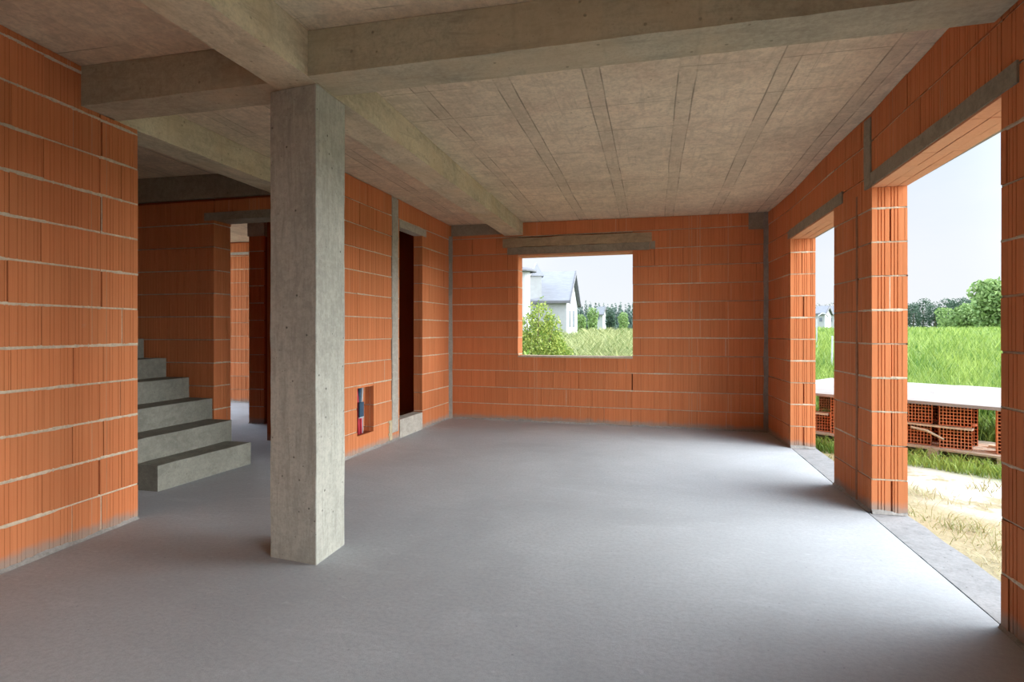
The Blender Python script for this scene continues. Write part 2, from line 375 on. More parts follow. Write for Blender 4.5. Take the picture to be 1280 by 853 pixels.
# grey concrete post cast beside the doorway, its thin joint, the lintel and the raised threshold
mb = MB()
for i in range(24):
    z0, z1 = .10+2.88*i/24, .10+2.88*(i+1)/24
    f_ = lambda z: (du0-.195+.004*nz(z, 6, 1), du0-.036+.005*nz(z, 5, 3))
    p = [Mu(f_(z0)[0]), Mu(f_(z0)[1]), off(Mu(f_(z0)[1]), .12), off(Mu(f_(z0)[0]), .12)]; q = [Mu(f_(z1)[0]), Mu(f_(z1)[1]), off(Mu(f_(z1)[1]), .12), off(Mu(f_(z1)[0]), .12)]
    d0 = .006 + .003*nz(z0, 9, 2); d1 = .006 + .003*nz(z1, 9, 2)
    p[0] = off(p[0], -d0); p[1] = off(p[1], -d0); q[0] = off(q[0], -d1); q[1] = off(q[1], -d1)
    mb.hexa([(k[0],k[1],z0) for k in p] + [(k[0],k[1],min(z1, zc(*k)-.004)) for k in q])
structure(mb.build('trim_2', conc_step))
mb = MB()
p = [off(Mu(du0), -.006), off(Mu(du1+.12), -.006), off(Mu(du1+.12), .125), off(Mu(du0), .125)]
mb.hexa([(k[0],k[1],dz1) for k in p] + [(k[0],k[1],dz1+.09) for k in p])
tag(mb.build('concrete_lintel', conc_step, origin='base'), 'pale concrete lintel over the narrow dark doorway in the brick wall', 'lintel')
mb = MB()
p = [off(Mu(du0+.006), -.008), off(Mu(du1-.006), -.004), off(Mu(du1-.006), .125), off(Mu(du0+.006), .125)]
mb.hexa([(k[0],k[1],0.0) for k in p] + [(k[0],k[1],dz0+.012*nz(k[0],3,k[1])) for k in p])
tag(mb.build('threshold_step', conc_step, origin='base'), 'raised pale concrete threshold block below the narrow dark doorway', 'step')
# mortar patch left of the doorway foot
mb = MB()
for i in range(8):
    u0 = du0-.275+.02*nz(i, 1.3, 2); z0 = .02+.03*i
    a_, b_ = Mu(u0), Mu(du0-.20); p = [off(a_, -.008), off(b_, -.008), off(b_, .02), off(a_, .02)]
    mb.hexa([(k[0],k[1],z0) for k in p] + [(k[0],k[1],z0+.03) for k in p])
structure(mb.build('trim_3', concrete_mat('patch_mortar', srgb(184,170,140), (9,9,9), .85, 1.1, 20, .3)))

# ------------------------------------------------------------------ back wall with the window hole
B0, B1 = (-3.041, 8.233), (1.48, 8.084); BL = math.hypot(B1[0]-B0[0], B1[1]-B0[1]); Bu = lambda u: lerp2(B0, B1, u/BL)
Bn = (-.0329, -.9995); boff = lambda p, d: (p[0]-Bn[0]*d, p[1]-Bn[1]*d)
wu0, wu1, wz0, wz1 = 1.093, 2.769, .975, 2.47
mb = MB()
kw = dict(mort=.5, rib=.036, gd=.0035, ribw=.0045, vgap=.004, pl=.3)
for (u0, u1, z0, z1, ph) in ((0, wu0, 0, 3.4, .0), (wu0, wu1, 0, wz0, .157), (wu0, wu1, 2.73, 3.4, .157), (wu1, BL, 0, 3.4, .10)):
    core(mb, Bu(u0-.01), Bu(u1+.01), Bn, T, z0, z1, top=zc)
    skin(mb, Bu(u0), Bu(u1), Bn, z0, z1, phase=ph, top=zc, seed=int(40+u0*9+z0*5), **kw)
core(mb, Bu(wu0-.02), Bu(wu1+.02), Bn, T, wz1, 2.76)
for (u, sgn, sd) in ((wu0, 1, 61), (wu1, -1, 62)):
    skin(mb, boff(Bu(u), T), Bu(u), (sgn, 0), wz0, wz1, seed=sd, mort=.6, foot=False, blk=2, phase=-.7)
for z, m_ in ((wz0, 3), (wz1, 1)):                        # sill bed, and the head in paler clay to look lit
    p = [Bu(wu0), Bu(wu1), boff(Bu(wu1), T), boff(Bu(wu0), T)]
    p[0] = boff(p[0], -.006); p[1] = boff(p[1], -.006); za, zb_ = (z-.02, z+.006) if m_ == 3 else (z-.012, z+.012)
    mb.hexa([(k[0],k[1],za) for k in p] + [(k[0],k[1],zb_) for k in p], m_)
skin(mb, boff(Bu(0), T), boff(Bu(wu0), T), (0, 1), -.3, 3.2, seed=63); skin(mb, boff(Bu(wu1), T), boff(Bu(BL+.3), T), (0, 1), -.3, 3.2, seed=64)
skin(mb, boff(Bu(wu0), T), boff(Bu(wu1), T), (0, 1), -.3, wz0, seed=65)
structure(mb.build('wall_back', CLAYS))
def lintel(name, u0, u1, z0, z1, d, label, mat, rag=.006):
    mb = MB(); n_ = 26
    for i in range(n_):
        a_, b_ = u0+(u1-u0)*i/n_, u0+(u1-u0)*(i+1)/n_
        r = lambda u, k: rag*nz(u, 4, k) + rag*.5*nz(u, 17, k)
        p = [boff(Bu(a_), -d), boff(Bu(b_), -d), boff(Bu(b_), .05), boff(Bu(a_), .05)]; us = (a_, b_, b_, a_)
        mb.hexa([(k[0],k[1],z0+r(u,1)) for k, u in zip(p, us)] + [(k[0],k[1],z1+r(u,2)) for k, u in zip(p, us)])
    return tag(mb.build(name, mat, origin='base'), label, 'lintel')
lintel('concrete_lintel', .93, 3.00, 2.485, 2.588, .012, 'dark grey concrete lintel just above the window hole in the back wall', conc_lintel)
lintel('concrete_lintel', .86, 3.03, 2.592, 2.725, .02, 'beige concrete beam lying on top of the dark lintel over the window hole', concrete_mat('lintel_beige', srgb(170,148,118), (3,3,9), .78, 1.12, 12, .4), .008)
mb = MB(); p = [boff(Bu(3.005), -.014), boff(Bu(3.075), -.014), boff(Bu(3.075), .03), boff(Bu(3.005), .03)]
mb.hexa([(k[0],k[1],2.49) for k in p] + [(k[0],k[1],2.60) for k in p]); structure(mb.build('trim_4', conc_lintel))
mb = MB()                                                  # concrete band left of the beam, and the pad in the right corner
p = [boff(Bu(.03), -.01), boff(Bu(.84), -.01), boff(Bu(.84), .04), boff(Bu(.03), .04)]
mb.hexa([(k[0],k[1],2.80) for k in p] + [(k[0],k[1],zc(*k)-.004) for k in p])
structure(mb.build('trim_5', conc_lintel))
mb = MB(); p = [boff(Bu(BL-.24), -.01), boff(Bu(BL-.02), -.01), boff(Bu(BL-.02), .04), boff(Bu(BL-.24), .04)]
mb.hexa([(k[0],k[1],2.70) for k in p] + [(k[0],k[1],zc(*k)-.004) for k in p]); structure(mb.build('trim_6', conc_lintel))
def ragged_strip(name, fn, z0, z1, mat, n_=40):           # vertical mortar strip, fn(z) -> four plan corners (ccw)
    mb = MB()
    for i in range(n_):
        za, zb = z0+(z1-z0)*i/n_, z0+(z1-z0)*(i+1)/n_
        mb.hexa([(k[0],k[1],za) for k in fn(za)] + [(k[0],k[1],zb) for k in fn(zb)])
    return structure(mb.build(name, mat))
mort_grey = concrete_mat('corner_mortar', srgb(150,142,132), (10,10,3), .8, 1.15, 25, .4)
ragged_strip('trim_7', lambda z: [(-3.045,8.19+.008*nz(z,7,1)),(-2.992+.008*nz(z,6,4),8.222),(-2.992+.008*nz(z,6,4),8.25),(-3.045,8.25)], 0, 2.80, mort_grey)
ragged_strip('trim_8', lambda z: [(1.425+.01*nz(z,6,2),8.075),(1.50,8.075),(1.50,8.11),(1.425+.01*nz(z,6,2),8.11)], 0, 2.93, mort_grey)

# ------------------------------------------------------------------ right wall: three piers, two tall openings
R = [(1.482, 8.084), (1.538, 7.095), (1.541, 5.487), (1.569, 4.695), (1.532, 3.021), (1.532, 2.15)]
RO = 1.80; SOF = 2.405; LIN = 2.515
mb = MB()
kw = dict(mort=.45, rib=.027, gd=.0035, vgap=.004, pl=.3)
Rn = (-1, 0)
def rcore(a, b, z0, z1, top=None):
    p = [(a[0]+.02, a[1]), (b[0]+.02, b[1]), (RO-.02, b[1]), (RO-.02, a[1])]
    ya, yb = (-.02, .02)
    p = [(p[0][0], p[0][1]+ya), (p[1][0], p[1][1]+yb), (p[2][0], p[2][1]+yb), (p[3][0], p[3][1]+ya)]
    zt = lambda q: min(z1, top(*q)-.005) if top else z1
    mb.hexa([(q[0],q[1],z0) for q in p] + [(q[0],q[1],zt(q)) for q in p], 2)
for (a, b, sd) in ((R[0], R[1], 71), (R[2], R[3], 73), (R[4], R[5], 75)):
    rcore(a, b, 0, 3.4, zc)
    skin(mb, a, b, Rn, 0, 3.4, top=zc, seed=sd, phase=.05, **kw)
    skin(mb, (RO, b[1]), (RO, a[1]), (1, 0), -.2, 3.3, seed=sd+20, phase=.05, rib=.03)
    skin(mb, b, (RO, b[1]), (0, -1), 0, SOF if sd != 75 else 3.4, seed=sd+1, phase=.125, rib=.021, gd=.005, ribw=.0045, mort=.75, blk=.25 if False else .5, vgap=.012, pl=.35, top=zc)
    if sd != 71: skin(mb, (RO, a[1]), a, (0, 1), 0, SOF, seed=sd+2, phase=.125, rib=.021, gd=.006, mort=.7)
for (a, b, sd) in ((R[1], R[2], 81), (R[3], R[4], 83)):   # brick above the openings
    rcore(a, b, SOF+.010, 3.4, zc)
    skin(mb, a, b, Rn, LIN, 3.4, top=zc, seed=sd, phase=.08, **kw)
    skin(mb, (RO, b[1]), (RO, a[1]), (1, 0), LIN, 3.3, seed=sd+20, rib=.03)
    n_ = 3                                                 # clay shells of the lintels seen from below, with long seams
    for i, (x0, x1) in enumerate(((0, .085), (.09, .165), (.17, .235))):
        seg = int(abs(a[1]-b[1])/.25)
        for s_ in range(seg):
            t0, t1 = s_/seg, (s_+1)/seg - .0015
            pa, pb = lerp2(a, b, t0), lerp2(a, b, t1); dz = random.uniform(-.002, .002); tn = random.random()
            mb.hexa([(pa[0]+x0,pa[1],SOF+dz),(pb[0]+x0,pb[1],SOF+dz),(pb[0]+x1,pb[1],SOF+dz),(pa[0]+x1,pa[1],SOF+dz)] + [(pa[0]+x0,pa[1],SOF+.03),(pb[0]+x0,pb[1],SOF+.03),(pb[0]+x1,pb[1],SOF+.03),(pa[0]+x1,pa[1],SOF+.03)], 1, .4+.2*tn)  # paler clay stands in for light on the soffit
structure(mb.build('wall_right', CLAYS))
# concrete strips of the lintels on the room side and along the outer edge
def rl(name, a, b, z0, z1, x0, x1, label):
    mb = MB(); n_ = 24
    for i in range(n_):
        p, q = lerp2(a, b, i/n_), lerp2(a, b, (i+1)/n_); r = lambda y, k: .005*nz(y, 5, k)
        mb.hexa([(p[0]+x0,p[1],z0),(q[0]+x0,q[1],z0),(q[0]+x1,q[1],z0),(p[0]+x1,p[1],z0),(p[0]+x0,p[1],z1+r(p[1],1)),(q[0]+x0,q[1],z1+r(q[1],1)),(q[0]+x1,q[1],z1+r(q[1],1)),(p[0]+x1,p[1],z1+r(p[1],1))])
    return tag(mb.build(name, conc_lintel, origin='base'), label, 'lintel')
ext = lambda a, b, da, db: (lerp2(a, b, -da/abs(a[1]-b[1])), lerp2(a, b, 1+db/abs(a[1]-b[1])))
a, b = ext(R[1], R[2], .17, .22); rl('concrete_lintel', a, b, SOF+.012, LIN, -.006, .025, 'grey concrete lintel strip over the narrower far opening in the right wall')
a, b = ext(R[3], R[4], .05, .13); rl('concrete_lintel', a, b, SOF+.012, LIN, -.008, .025, 'long grey concrete lintel strip over the near wide opening on the right')
for a, b in ((R[1], R[2]), (R[3], R[4])):
    mb = MB(); mb.box(RO-.03, RO+.006, b[1]-.1, a[1]+.1, SOF+.004, LIN)
    structure(mb.build('trim_9' if b[1] > 5 else 'trim_10', conc_lintel))
ragged_strip('trim_11', lambda z: [(1.5545+.003*nz(z,5,2),4.955+.01*nz(z,4,1)),(1.60,4.955),(1.60,4.985),(1.5525+.003*nz(z,5,2),4.985+.012*nz(z,6,3))], .02, 2.40, concrete_mat('brown_mortar', srgb(158,112,84), (10,10,3), .8, 1.15, 25, .4))
ragged_strip('trim_12', lambda z: [(1.560,4.70),(1.60,4.70),(1.60,4.81+.02*nz(z,4,1)),(1.552,4.81+.02*nz(z,4,1))], 2.41, 2.93, conc_lintel, 14)

# ------------------------------------------------------------------ column and beams
def ragged_box(name, x0, x1, y0, y1, z0, z1, mat, axis, n_=30, amp=.004, label=None, cat=None, top=None, seed=0):
    """concrete member cast in boards: long axis split in slices, arrises slightly uneven"""
    mb = MB(); prev = None
    for i in range(n_+1):
        t = i/n_; r = lambda k: amp*nz(t*14 + seed*5, 1, k) + amp*.6*nz(t*60, 1, k+9)
        if axis == 'z':
            z = z0+(z1-z0)*t; q = [(x0+r(1),y0+r(2),z),(x1+r(3),y0+r(4),z),(x1+r(5),y1+r(6),z),(x0+r(7),y1+r(8),z)]
        elif axis == 'y':
            y = y0+(y1-y0)*t; q = [(x0+r(1),y,z0+r(2)),(x0+r(1),y,(top(x0,y) if top else z1)),(x1+r(5),y,(top(x1,y) if top else z1)),(x1+r(3),y,z0+r(4))]
        else:
            x = x0+(x1-x0)*t; q = [(x,y0+r(1),z0+r(2)),(x,y1+r(5),z0+r(4)),(x,y1+r(5),(top(x,y1) if top else z1)),(x,y0+r(1),(top(x,y0) if top else z1))]
        ring = [mb.vert(k) for k in q]
        if prev:
            for k in range(4): mb.face((prev[k], prev[(k+1)%4], ring[(k+1)%4], ring[k]))
        else: mb.face(ring[::-1])
        prev = ring
    mb.face(prev)
    return tag(mb.build(name, mat, origin='base'), label, cat)
ZB = 2.77; ztop = lambda x, y: zc(x, y) - .003
# the square column: its plan is turned a little, as measured
mb = MB(); plan = [(-2.209,2.918),(-1.875,2.878),(-1.884,3.205),(-2.205,3.24)]; prev = None
for i in range(41):
    z = ZB*i/40 - (.004 if i == 40 else 0); r = lambda k: .003*nz(z*3, 1, k) + .0018*nz(z*17, 1, k+4)
    q = [(p[0]+r(j), p[1]+r(j+7), z) for j, p in enumerate(plan)]
    bv = .004; ring = []
    for j in range(4):
        p, a_, b_ = Vector(q[j]), Vector(q[j-1]), Vector(q[(j+1)%4])
        ring += [mb.vert(p + (a_-p).normalized()*bv), mb.vert(p + (b_-p).normalized()*bv)]
    if prev:
        for k in range(8): mb.face((prev[k], prev[(k+1)%8], ring[(k+1)%8], ring[k]))
    else: mb.face(ring[::-1])
    prev = ring
mb.face(prev)
tag(mb.build('concrete_column', conc_col, origin='base'), 'square bare concrete column standing alone on the grey floor', 'column')
ragged_box('concrete_beam', -2.15, -1.872, -1.0, 8.205, ZB, 3, conc_beam, 'y', 150, .004, 'long concrete ceiling beam running over the column to the back wall', 'beam', ztop, 1)
ragged_box('concrete_beam', -1.869, 1.528, 2.79, 3.07, ZB, 3, conc_cross, 'x', 60, .003, 'wide concrete cross beam from the column to the right wall', 'beam', ztop, 2)
ragged_box('concrete_beam', -3.56, -2.153, 2.85, 3.12, ZB+.018, 3, conc_cross, 'x', 30, .003, 'short concrete cross beam from the column to the left brick wall', 'beam', ztop, 3)
ragged_box('concrete_beam', -3.87, -3.60, 3.123, 5.098, ZB+.018, 3, conc_beam, 'y', 40, .004, 'concrete beam from the end of the left wall towards the stairs, behind the column', 'beam', ztop, 4)

# ------------------------------------------------------------------ stairs and hall
YW = 5.12; XJ = -4.575
mb = MB(); Wn = (0, -1)
core(mb, (-7.4, YW), (XJ, YW), Wn, T, 0, 2.77); skin(mb, (-7.4, YW), (XJ, YW), Wn, 0, 2.76, seed=90, mort=.3, rib=.036, gd=.004)
skin(mb, (XJ, YW), (XJ, YW+T), (1, 0), 0, 2.535, seed=91, mort=.5)
core(mb, (XJ-.02, YW), (-3.1, YW), Wn, T, 2.62, 2.77); skin(mb, (XJ, YW), (-3.37, YW), Wn, 2.62, 2.76, seed=92, mort=.3)
structure(mb.build('wall_stairs', CLAYS))
mb = MB(); mb.box(XJ-.12, -3.375, YW-.004, YW+T-.01, 2.535, 2.618)
tag(mb.build('concrete_lintel', conc_lintel, origin='base'), 'concrete lintel over the hall opening left of the column, above the stairs', 'lintel')
mb = MB(); mb.hexa([(-7.4,YW-.02,2.775),(-3.365,YW-.02,2.775),(-3.365,YW+.25,2.775),(-7.4,YW+.25,2.775)] + [(x,y,zc(x,y)-.004) for x,y in ((-7.4,YW-.02),(-3.365,YW-.02),(-3.365,YW+.25),(-7.4,YW+.25))])
structure(mb.build('trim_13', conc_lintel))
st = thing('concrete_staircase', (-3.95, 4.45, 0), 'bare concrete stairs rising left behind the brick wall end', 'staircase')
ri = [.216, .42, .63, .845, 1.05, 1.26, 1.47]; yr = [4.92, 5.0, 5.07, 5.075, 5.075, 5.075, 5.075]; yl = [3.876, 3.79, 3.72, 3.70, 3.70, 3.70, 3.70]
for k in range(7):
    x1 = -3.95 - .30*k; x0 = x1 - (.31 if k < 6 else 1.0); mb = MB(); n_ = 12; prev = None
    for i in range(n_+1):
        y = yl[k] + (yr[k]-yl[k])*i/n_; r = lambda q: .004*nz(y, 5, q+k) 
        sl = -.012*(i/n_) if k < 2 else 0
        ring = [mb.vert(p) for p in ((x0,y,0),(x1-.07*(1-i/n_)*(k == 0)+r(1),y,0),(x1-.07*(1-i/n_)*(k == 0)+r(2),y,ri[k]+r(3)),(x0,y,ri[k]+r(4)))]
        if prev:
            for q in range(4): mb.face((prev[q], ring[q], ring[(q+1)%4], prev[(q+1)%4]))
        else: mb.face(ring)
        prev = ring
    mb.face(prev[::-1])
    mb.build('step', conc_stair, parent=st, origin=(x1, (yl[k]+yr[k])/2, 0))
# hall behind: pier, rear wall, far room
mb = MB()
core(mb, (-5.70, 7.06), (-5.45, 7.06), Wn, T, 0, 2.72); skin(mb, (-5.70, 7.06), (-5.45, 7.06), Wn, 0, 2.72, seed=95, mort=.4)
core(mb, (-5.45, 7.20), (-4.62, 7.20), Wn, T, 0, 3.3, top=zc); skin(mb, (-5.45, 7.20), (-4.62, 7.20), Wn, 0, 3.3, seed=96, mort=.4, top=zc)
skin(mb, (-5.70, 7.31), (-5.70, 7.06), (-1, 0), 0, 2.72, seed=97, mort=.4)
structure(mb.build('wall_hall', CLAYS))
mb = MB(); mb.box(-5.72, -5.44, 7.05, 7.31, 2.72, 2.93); structure(mb.build('trim_14', conc_step))
mb = MB(); core(mb, (-8.3, 9.05), (-3.3, 9.05), Wn, T, 0, 3.3, top=zc); skin(mb, (-8.3, 9.05), (-3.4, 9.05), Wn, 0, 3.3, seed=98, mort=.6, top=zc)
structure(mb.build('wall_far', CLAYS))
mb = MB(); mb.box(-8.6, -6.3, 9.03, 9.08, 2.77, 2.82)
tag(mb.build('concrete_lintel', conc_step, origin='base'), 'thin pale lintel strip on the far lit wall seen through the hall opening', 'lintel')
# outer walls that close the stair hall on the left
mb = MB(); core(mb, (-7.4, 3.3), (-7.4, 7.0), (1, 0), T, 0, 3.3, top=zc); skin(mb, (-7.4, 3.3), (-7.4, YW), (1, 0), 0, 3.3, seed=99, top=zc, mort=.4)
core(mb, (-7.4, 3.2), (-3.84, 3.2), (0, 1), T, 0, 3.3, top=zc); skin(mb, (-7.4, 3.2), (-3.84, 3.2), (0, 1), 0, 3.3, seed=100, top=zc, mort=.4)
structure(mb.build('wall_stairwell', CLAYS))
# closet behind the narrow doorway
mb = MB(); core(mb, (-4.42, 6.0), (-4.42, 8.3), (1, 0), .2, 0, 3.3, top=zc); skin(mb, (-4.42, 6.2), (-4.42, 8.3), (1, 0), 0, 3.3, seed=101, top=zc)
core(mb, (-4.42, 6.2), (-3.26, 6.2), (0, 1), .12, 0, 3.3, top=zc); skin(mb, (-4.42, 6.2), (-3.26, 6.2), (0, 1), 0, 3.3, seed=102, top=zc, mort=.4)
core(mb, (-4.62, 8.3), (-3.05, 8.3), Wn, .2, 0, 3.3, top=zc)
structure(mb.build('wall_closet', CLAYS))
#@@OUT0
# ------------------------------------------------------------------ rear part of the room (behind the camera)
mb = MB(); mb.box(-3.4, -1.9, -1.55, -1.35, 0, 3.1); mb.box(.3, 1.52, -1.55, -1.35, 0, 3.1); mb.box(-1.9, .3, -1.55, -1.35, 0, 3.1)
structure(mb.build('wall_rear', flat_mat('dark_bounce_stop', srgb(58,54,48), .9, .15)))  # unseen wall, coloured near-black to cut bounce onto the cross beams
mb = MB(); mb.box(1.56, 1.80, 1.0, 2.17, 0, 3.0); mb.box(1.56, 1.80, -1.55, -1.2, 0, 3.0); mb.box(1.56, 1.80, -1.2, 1.0, 2.4, 3.0)
structure(mb.build('wall_side', clay))

# ------------------------------------------------------------------ ground outside
def gz(x, y):
    d = max(x-1.85, y-8.5, -1.6-y, -9.6-x, 0)
    if d <= 0: return -.16
    return -.15 + .02*noise.noise((x*.9, y*.9, 1)) + .012*noise.noise((x*4, y*4, 2)) + .018*max(0, d-6) - (.0 if d < 60 else .018*(d-60)*.7)
def gzv(x, y):
    d = np.maximum.reduce([x-1.85, y-8.5, -1.6-y, -9.6-x, np.zeros_like(x)])
    return -.15 + .018*np.maximum(0, d-6) - np.where(d < 60, 0, .018*(d-60)*.7)
def ground_mat():
    m, nt, b = new_mat('building_ground', .95, .1); n = N(nt); p = n.pos(); x, y, z = n.xyz(p)
    sand = n.mix(n.noise(p, 5, 5), srgb(170,163,153), srgb(198,192,184))
    straw = n.mix(n.noise(p, 14, 4), srgb(128,122,92), srgb(172,162,134))
    green = n.mix(n.noise(p, 1.2, 5), srgb(84,108,50), srgb(120,140,72))
    wob = n.math('MULTIPLY', n.math('SUBTRACT', n.noise(p, 1.1, 4), .5), 1.1)
    e = n.math('ADD', n.math('ADD', n.math('MULTIPLY', x, .78), n.math('MULTIPLY', y, .1)), wob)
    c = n.mix(n.mr(e, 2.35, 2.75), straw, sand)
    c = n.mix(n.mr(n.noise(p, 2.1, 5, .65), .5, .62), c, straw)
    far = n.math('ADD', n.math('MULTIPLY', n.math('ADD', n.math('MULTIPLY', x, .625), n.math('MULTIPLY', y, .781)), 1), n.math('MULTIPLY', wob, .5))
    c = n.mix(n.mr(far, 7.0, 7.7), c, green)
    n.lk(c, b.inputs['Base Color']); n.bump(n.noise(p, 26, 4), b, .5, .02); return m
def axis(lo, hi, a, b, fine, coarse):
    r = []; v = lo
    while v < hi: r.append(v); v += fine if a <= v <= b else (coarse if abs(v-(a+b)/2) < 70 else coarse*6)
    return r + [hi]
mb = MB(); xs = axis(-160, 260, 1.7, 6, .16, 3); ys = axis(-40, 330, 2, 12.5, .2, 3)
ids = [[mb.vert((x, y, gz(x, y))) for x in xs] for y in ys]
for j in range(len(ys)-1):
    for i in range(len(xs)-1):
        mb.face((ids[j][i], ids[j][i+1], ids[j+1][i+1], ids[j+1][i]))
structure(mb.build('ground', ground_mat(), smooth=True))

# ------------------------------------------------------------------ grass and weeds (uncountable)
th_ = math.atan(176/707); cs, sn = math.cos(th_), math.sin(th_)
def blades(name, xy, h, wd, lean, mat, label, cat, kink=.35):
    n_ = len(xy); a = RNG.uniform(0, 2*np.pi, n_); la = RNG.uniform(0, 2*np.pi, n_)
    z0 = gzv(xy[:,0], xy[:,1]) - .02
    wx, wy = np.cos(a)*wd, np.sin(a)*wd; lx, ly = np.cos(la)*lean*h, np.sin(la)*lean*h
    V = np.zeros((n_, 5, 3))
    V[:,0] = np.c_[xy[:,0]-wx, xy[:,1]-wy, z0]; V[:,1] = np.c_[xy[:,0]+wx, xy[:,1]+wy, z0]
    mx, my, mz = xy[:,0]+lx*kink, xy[:,1]+ly*kink, z0+h*.58
    V[:,2] = np.c_[mx+wx*.8, my+wy*.8, mz]; V[:,3] = np.c_[mx-wx*.8, my-wy*.8, mz]
    V[:,4] = np.c_[xy[:,0]+lx, xy[:,1]+ly, z0+h*RNG.uniform(.82, 1, n_)]
    me = bpy.data.meshes.new(name); me.vertices.add(n_*5); me.vertices.foreach_set('co', V.reshape(-1))
    b = (np.arange(n_)*5)[:,None]; loops = (b + np.array([0,1,2,3,3,2,4])).reshape(-1)
    me.loops.add(n_*7); me.loops.foreach_set('vertex_index', loops.astype(np.int32))
    me.polygons.add(n_*2); st_ = (np.arange(n_)*7)[:,None] + np.array([0,4]); me.polygons.foreach_set('loop_start', st_.reshape(-1).astype(np.int32))
    me.materials.append(mat); me.update(calc_edges=True)
    sp = np.array([noise.noise((p[0]*.9, p[1]*.9, 5)) + .6*noise.noise((p[0]*2.7, p[1]*2.7, 8)) for p in xy]); t = np.clip(.5 + .65*sp + RNG.normal(0, .18, n_), 0, 1); at = me.attributes.new('tone', 'FLOAT', 'POINT'); at.data.foreach_set('value', np.repeat(t, 5).astype(np.float32))
    o = bpy.data.objects.new(name, me); COL.objects.link(o); return tag(o, label, cat, None, 'stuff')
def wedge(n_, t0, t1, D0, D1, power=1.0):
    u = RNG.uniform(0, 1, n_)
    D = D0*(D1/D0)**(u**power); t = RNG.uniform(t0, t1, n_)
    return np.c_[D*(t*cs - sn), D*(t*sn + cs)], D
grass_m = leaf_mat('lush_grass', srgb(66,104,34), srgb(154,172,84))
weed_m = leaf_mat('meadow_weeds', srgb(74,98,40), srgb(178,178,124))
straw_m = leaf_mat('dry_grass', srgb(132,136,84), srgb(188,178,142))
def fadeh(D, h): return h
# lush field on the right, beyond the pallets
xy, D = wedge(60000, .42, 1.15, 9.2, 75, 1.15); far = xy[:,0]*.625 + xy[:,1]*.781; keep = far > 11.1; xy, D = xy[keep], D[keep]
blades('meadow_grass', xy, RNG.uniform(.45, .95, len(xy))*np.clip(D/16, .75, 1.3), np.clip(D*.0011, .009, .09)*RNG.uniform(.6, 1.3, len(xy)), .35, grass_m, 'tall lush green grass of the field beyond the pallets, right of the building', 'grass')
def cam2w(px, D): xc = (px-640)/707*D; return Vector((xc*cs - D*sn, xc*sn + D*cs, 0))
BUSH = cam2w(676, 13.5)
# pale weeds behind the window
xy, D = wedge(52000, -.12, .36, 9.3, 62, 1.2); keep = (xy[:,1] > np.where(xy[:,0] < -2.7, 9.75, 8.85)) & ~((np.hypot(xy[:,0]-BUSH.x, xy[:,1]-BUSH.y) < .55) & (D > 12)) & ~((D > 43.0) & ((xy[:,0]*cs + xy[:,1]*sn)/D < .125)); xy, D = xy[keep], D[keep]
hh = RNG.uniform(.35, .95, len(xy))*np.clip(D/14, .85, 1.35)
blades('meadow_weeds', xy, hh, np.clip(D*.0011, .008, .09)*np.clip(RNG.lognormal(0, .45, len(xy)), .5, 2.6), .6, weed_m, 'pale green weeds and tall grass growing behind the window hole', 'weeds')
# tufts along the path and by the threshold
P_ = []
for _ in range(760):
    x = random.uniform(1.9, 4.6); y = random.uniform(2.0, 9.5)
    e_ = x*.78 + y*.1; fr = x*.625 + y*.781
    if x*.577 + y*.8166 > 7.45: continue
    p_ = .8 if (e_ < 2.35) else .10
    if random.random() > p_: continue
    k = random.randint(14, 46); r_ = random.uniform(.05, .17)
    P_ += [(x+random.gauss(0, r_), y+random.gauss(0, r_)) for _ in range(k)]
xy = np.array([p for p in P_ if p[0] > 1.99])
blades('grass_tufts', xy, RNG.uniform(.03, .13, len(xy)), RNG.uniform(.002, .0045, len(xy)), .9, straw_m, 'dry grass tufts on the sandy strip between the threshold and the pallets', 'grass')
# short green grass right at the foot of the pallets
t_ = RNG.uniform(-1.2, 3.4, 3800); q_ = RNG.uniform(-.45, .12, 3800)
xy = np.c_[2.62 + .8166*t_ + .577*(q_-.22), 8.03 - .577*t_ + .8166*(q_-.22)]; xy = xy[(xy[:,0] > 1.9)]
blades('grass_fringe', xy, RNG.uniform(.06, .2, len(xy)), RNG.uniform(.004, .009, len(xy)), .5, grass_m, 'short fresh grass growing at the foot of the brick pallets', 'grass')

# grass in the gaps behind and under the boards
t_ = RNG.uniform(-2.6, 3.6, 7000); q_ = RNG.uniform(.95, 2.9, 7000)
xy = np.c_[2.62 + .8166*t_ + .577*q_, 8.03 - .577*t_ + .8166*q_]; xy = xy[xy[:,0] > 2.0]
blades('grass_fringe', xy, RNG.uniform(.12, .42, len(xy)), RNG.uniform(.005, .011, len(xy)), .45, grass_m, 'shaded grass growing behind and between the brick stacks under the boards', 'grass')

# ------------------------------------------------------------------ brick pallets under weathered boards
wood = flat_mat('weathered_wood', srgb(196,180,158), .85, .18, 6, (3, 14, 14)); wood2 = flat_mat('grey_wood', srgb(182,168,150), .85, .2, 6, (3, 14, 14))
ply = flat_mat('bleached_plywood', srgb(140,134,129), .8, .12, 3, (1.2, 5, 3))
brick_m = clay_mat('hollow_brick_clay', srgb(214,134,92), .1)
Ev = Vector((.8166, -.577, 0)).normalized(); Dv = Vector((.577, .8166, 0)).normalized()    # along the front, away from the house
F0 = Vector((2.62, 8.03, 0))                                # on the front plane of the bricks
def front(px):                                             # distance along the front line seen at a column of the photograph
    t = (px-640)/707; d = Vector((t*cs - sn, t*sn + cs, 0))
    det = d.x*(-Ev.y) + Ev.x*d.y; k = (F0.x*(-Ev.y) + Ev.x*F0.y)/det
    return (d*k - F0).dot(Ev)
GZ = -.15
RZ = math.atan2(Ev.y, Ev.x)
def place(o, u, dpt, z): 
    p = F0 + Ev*u + Dv*dpt; o.location = (p.x, p.y, z); o.rotation_euler = (0, 0, RZ); return o
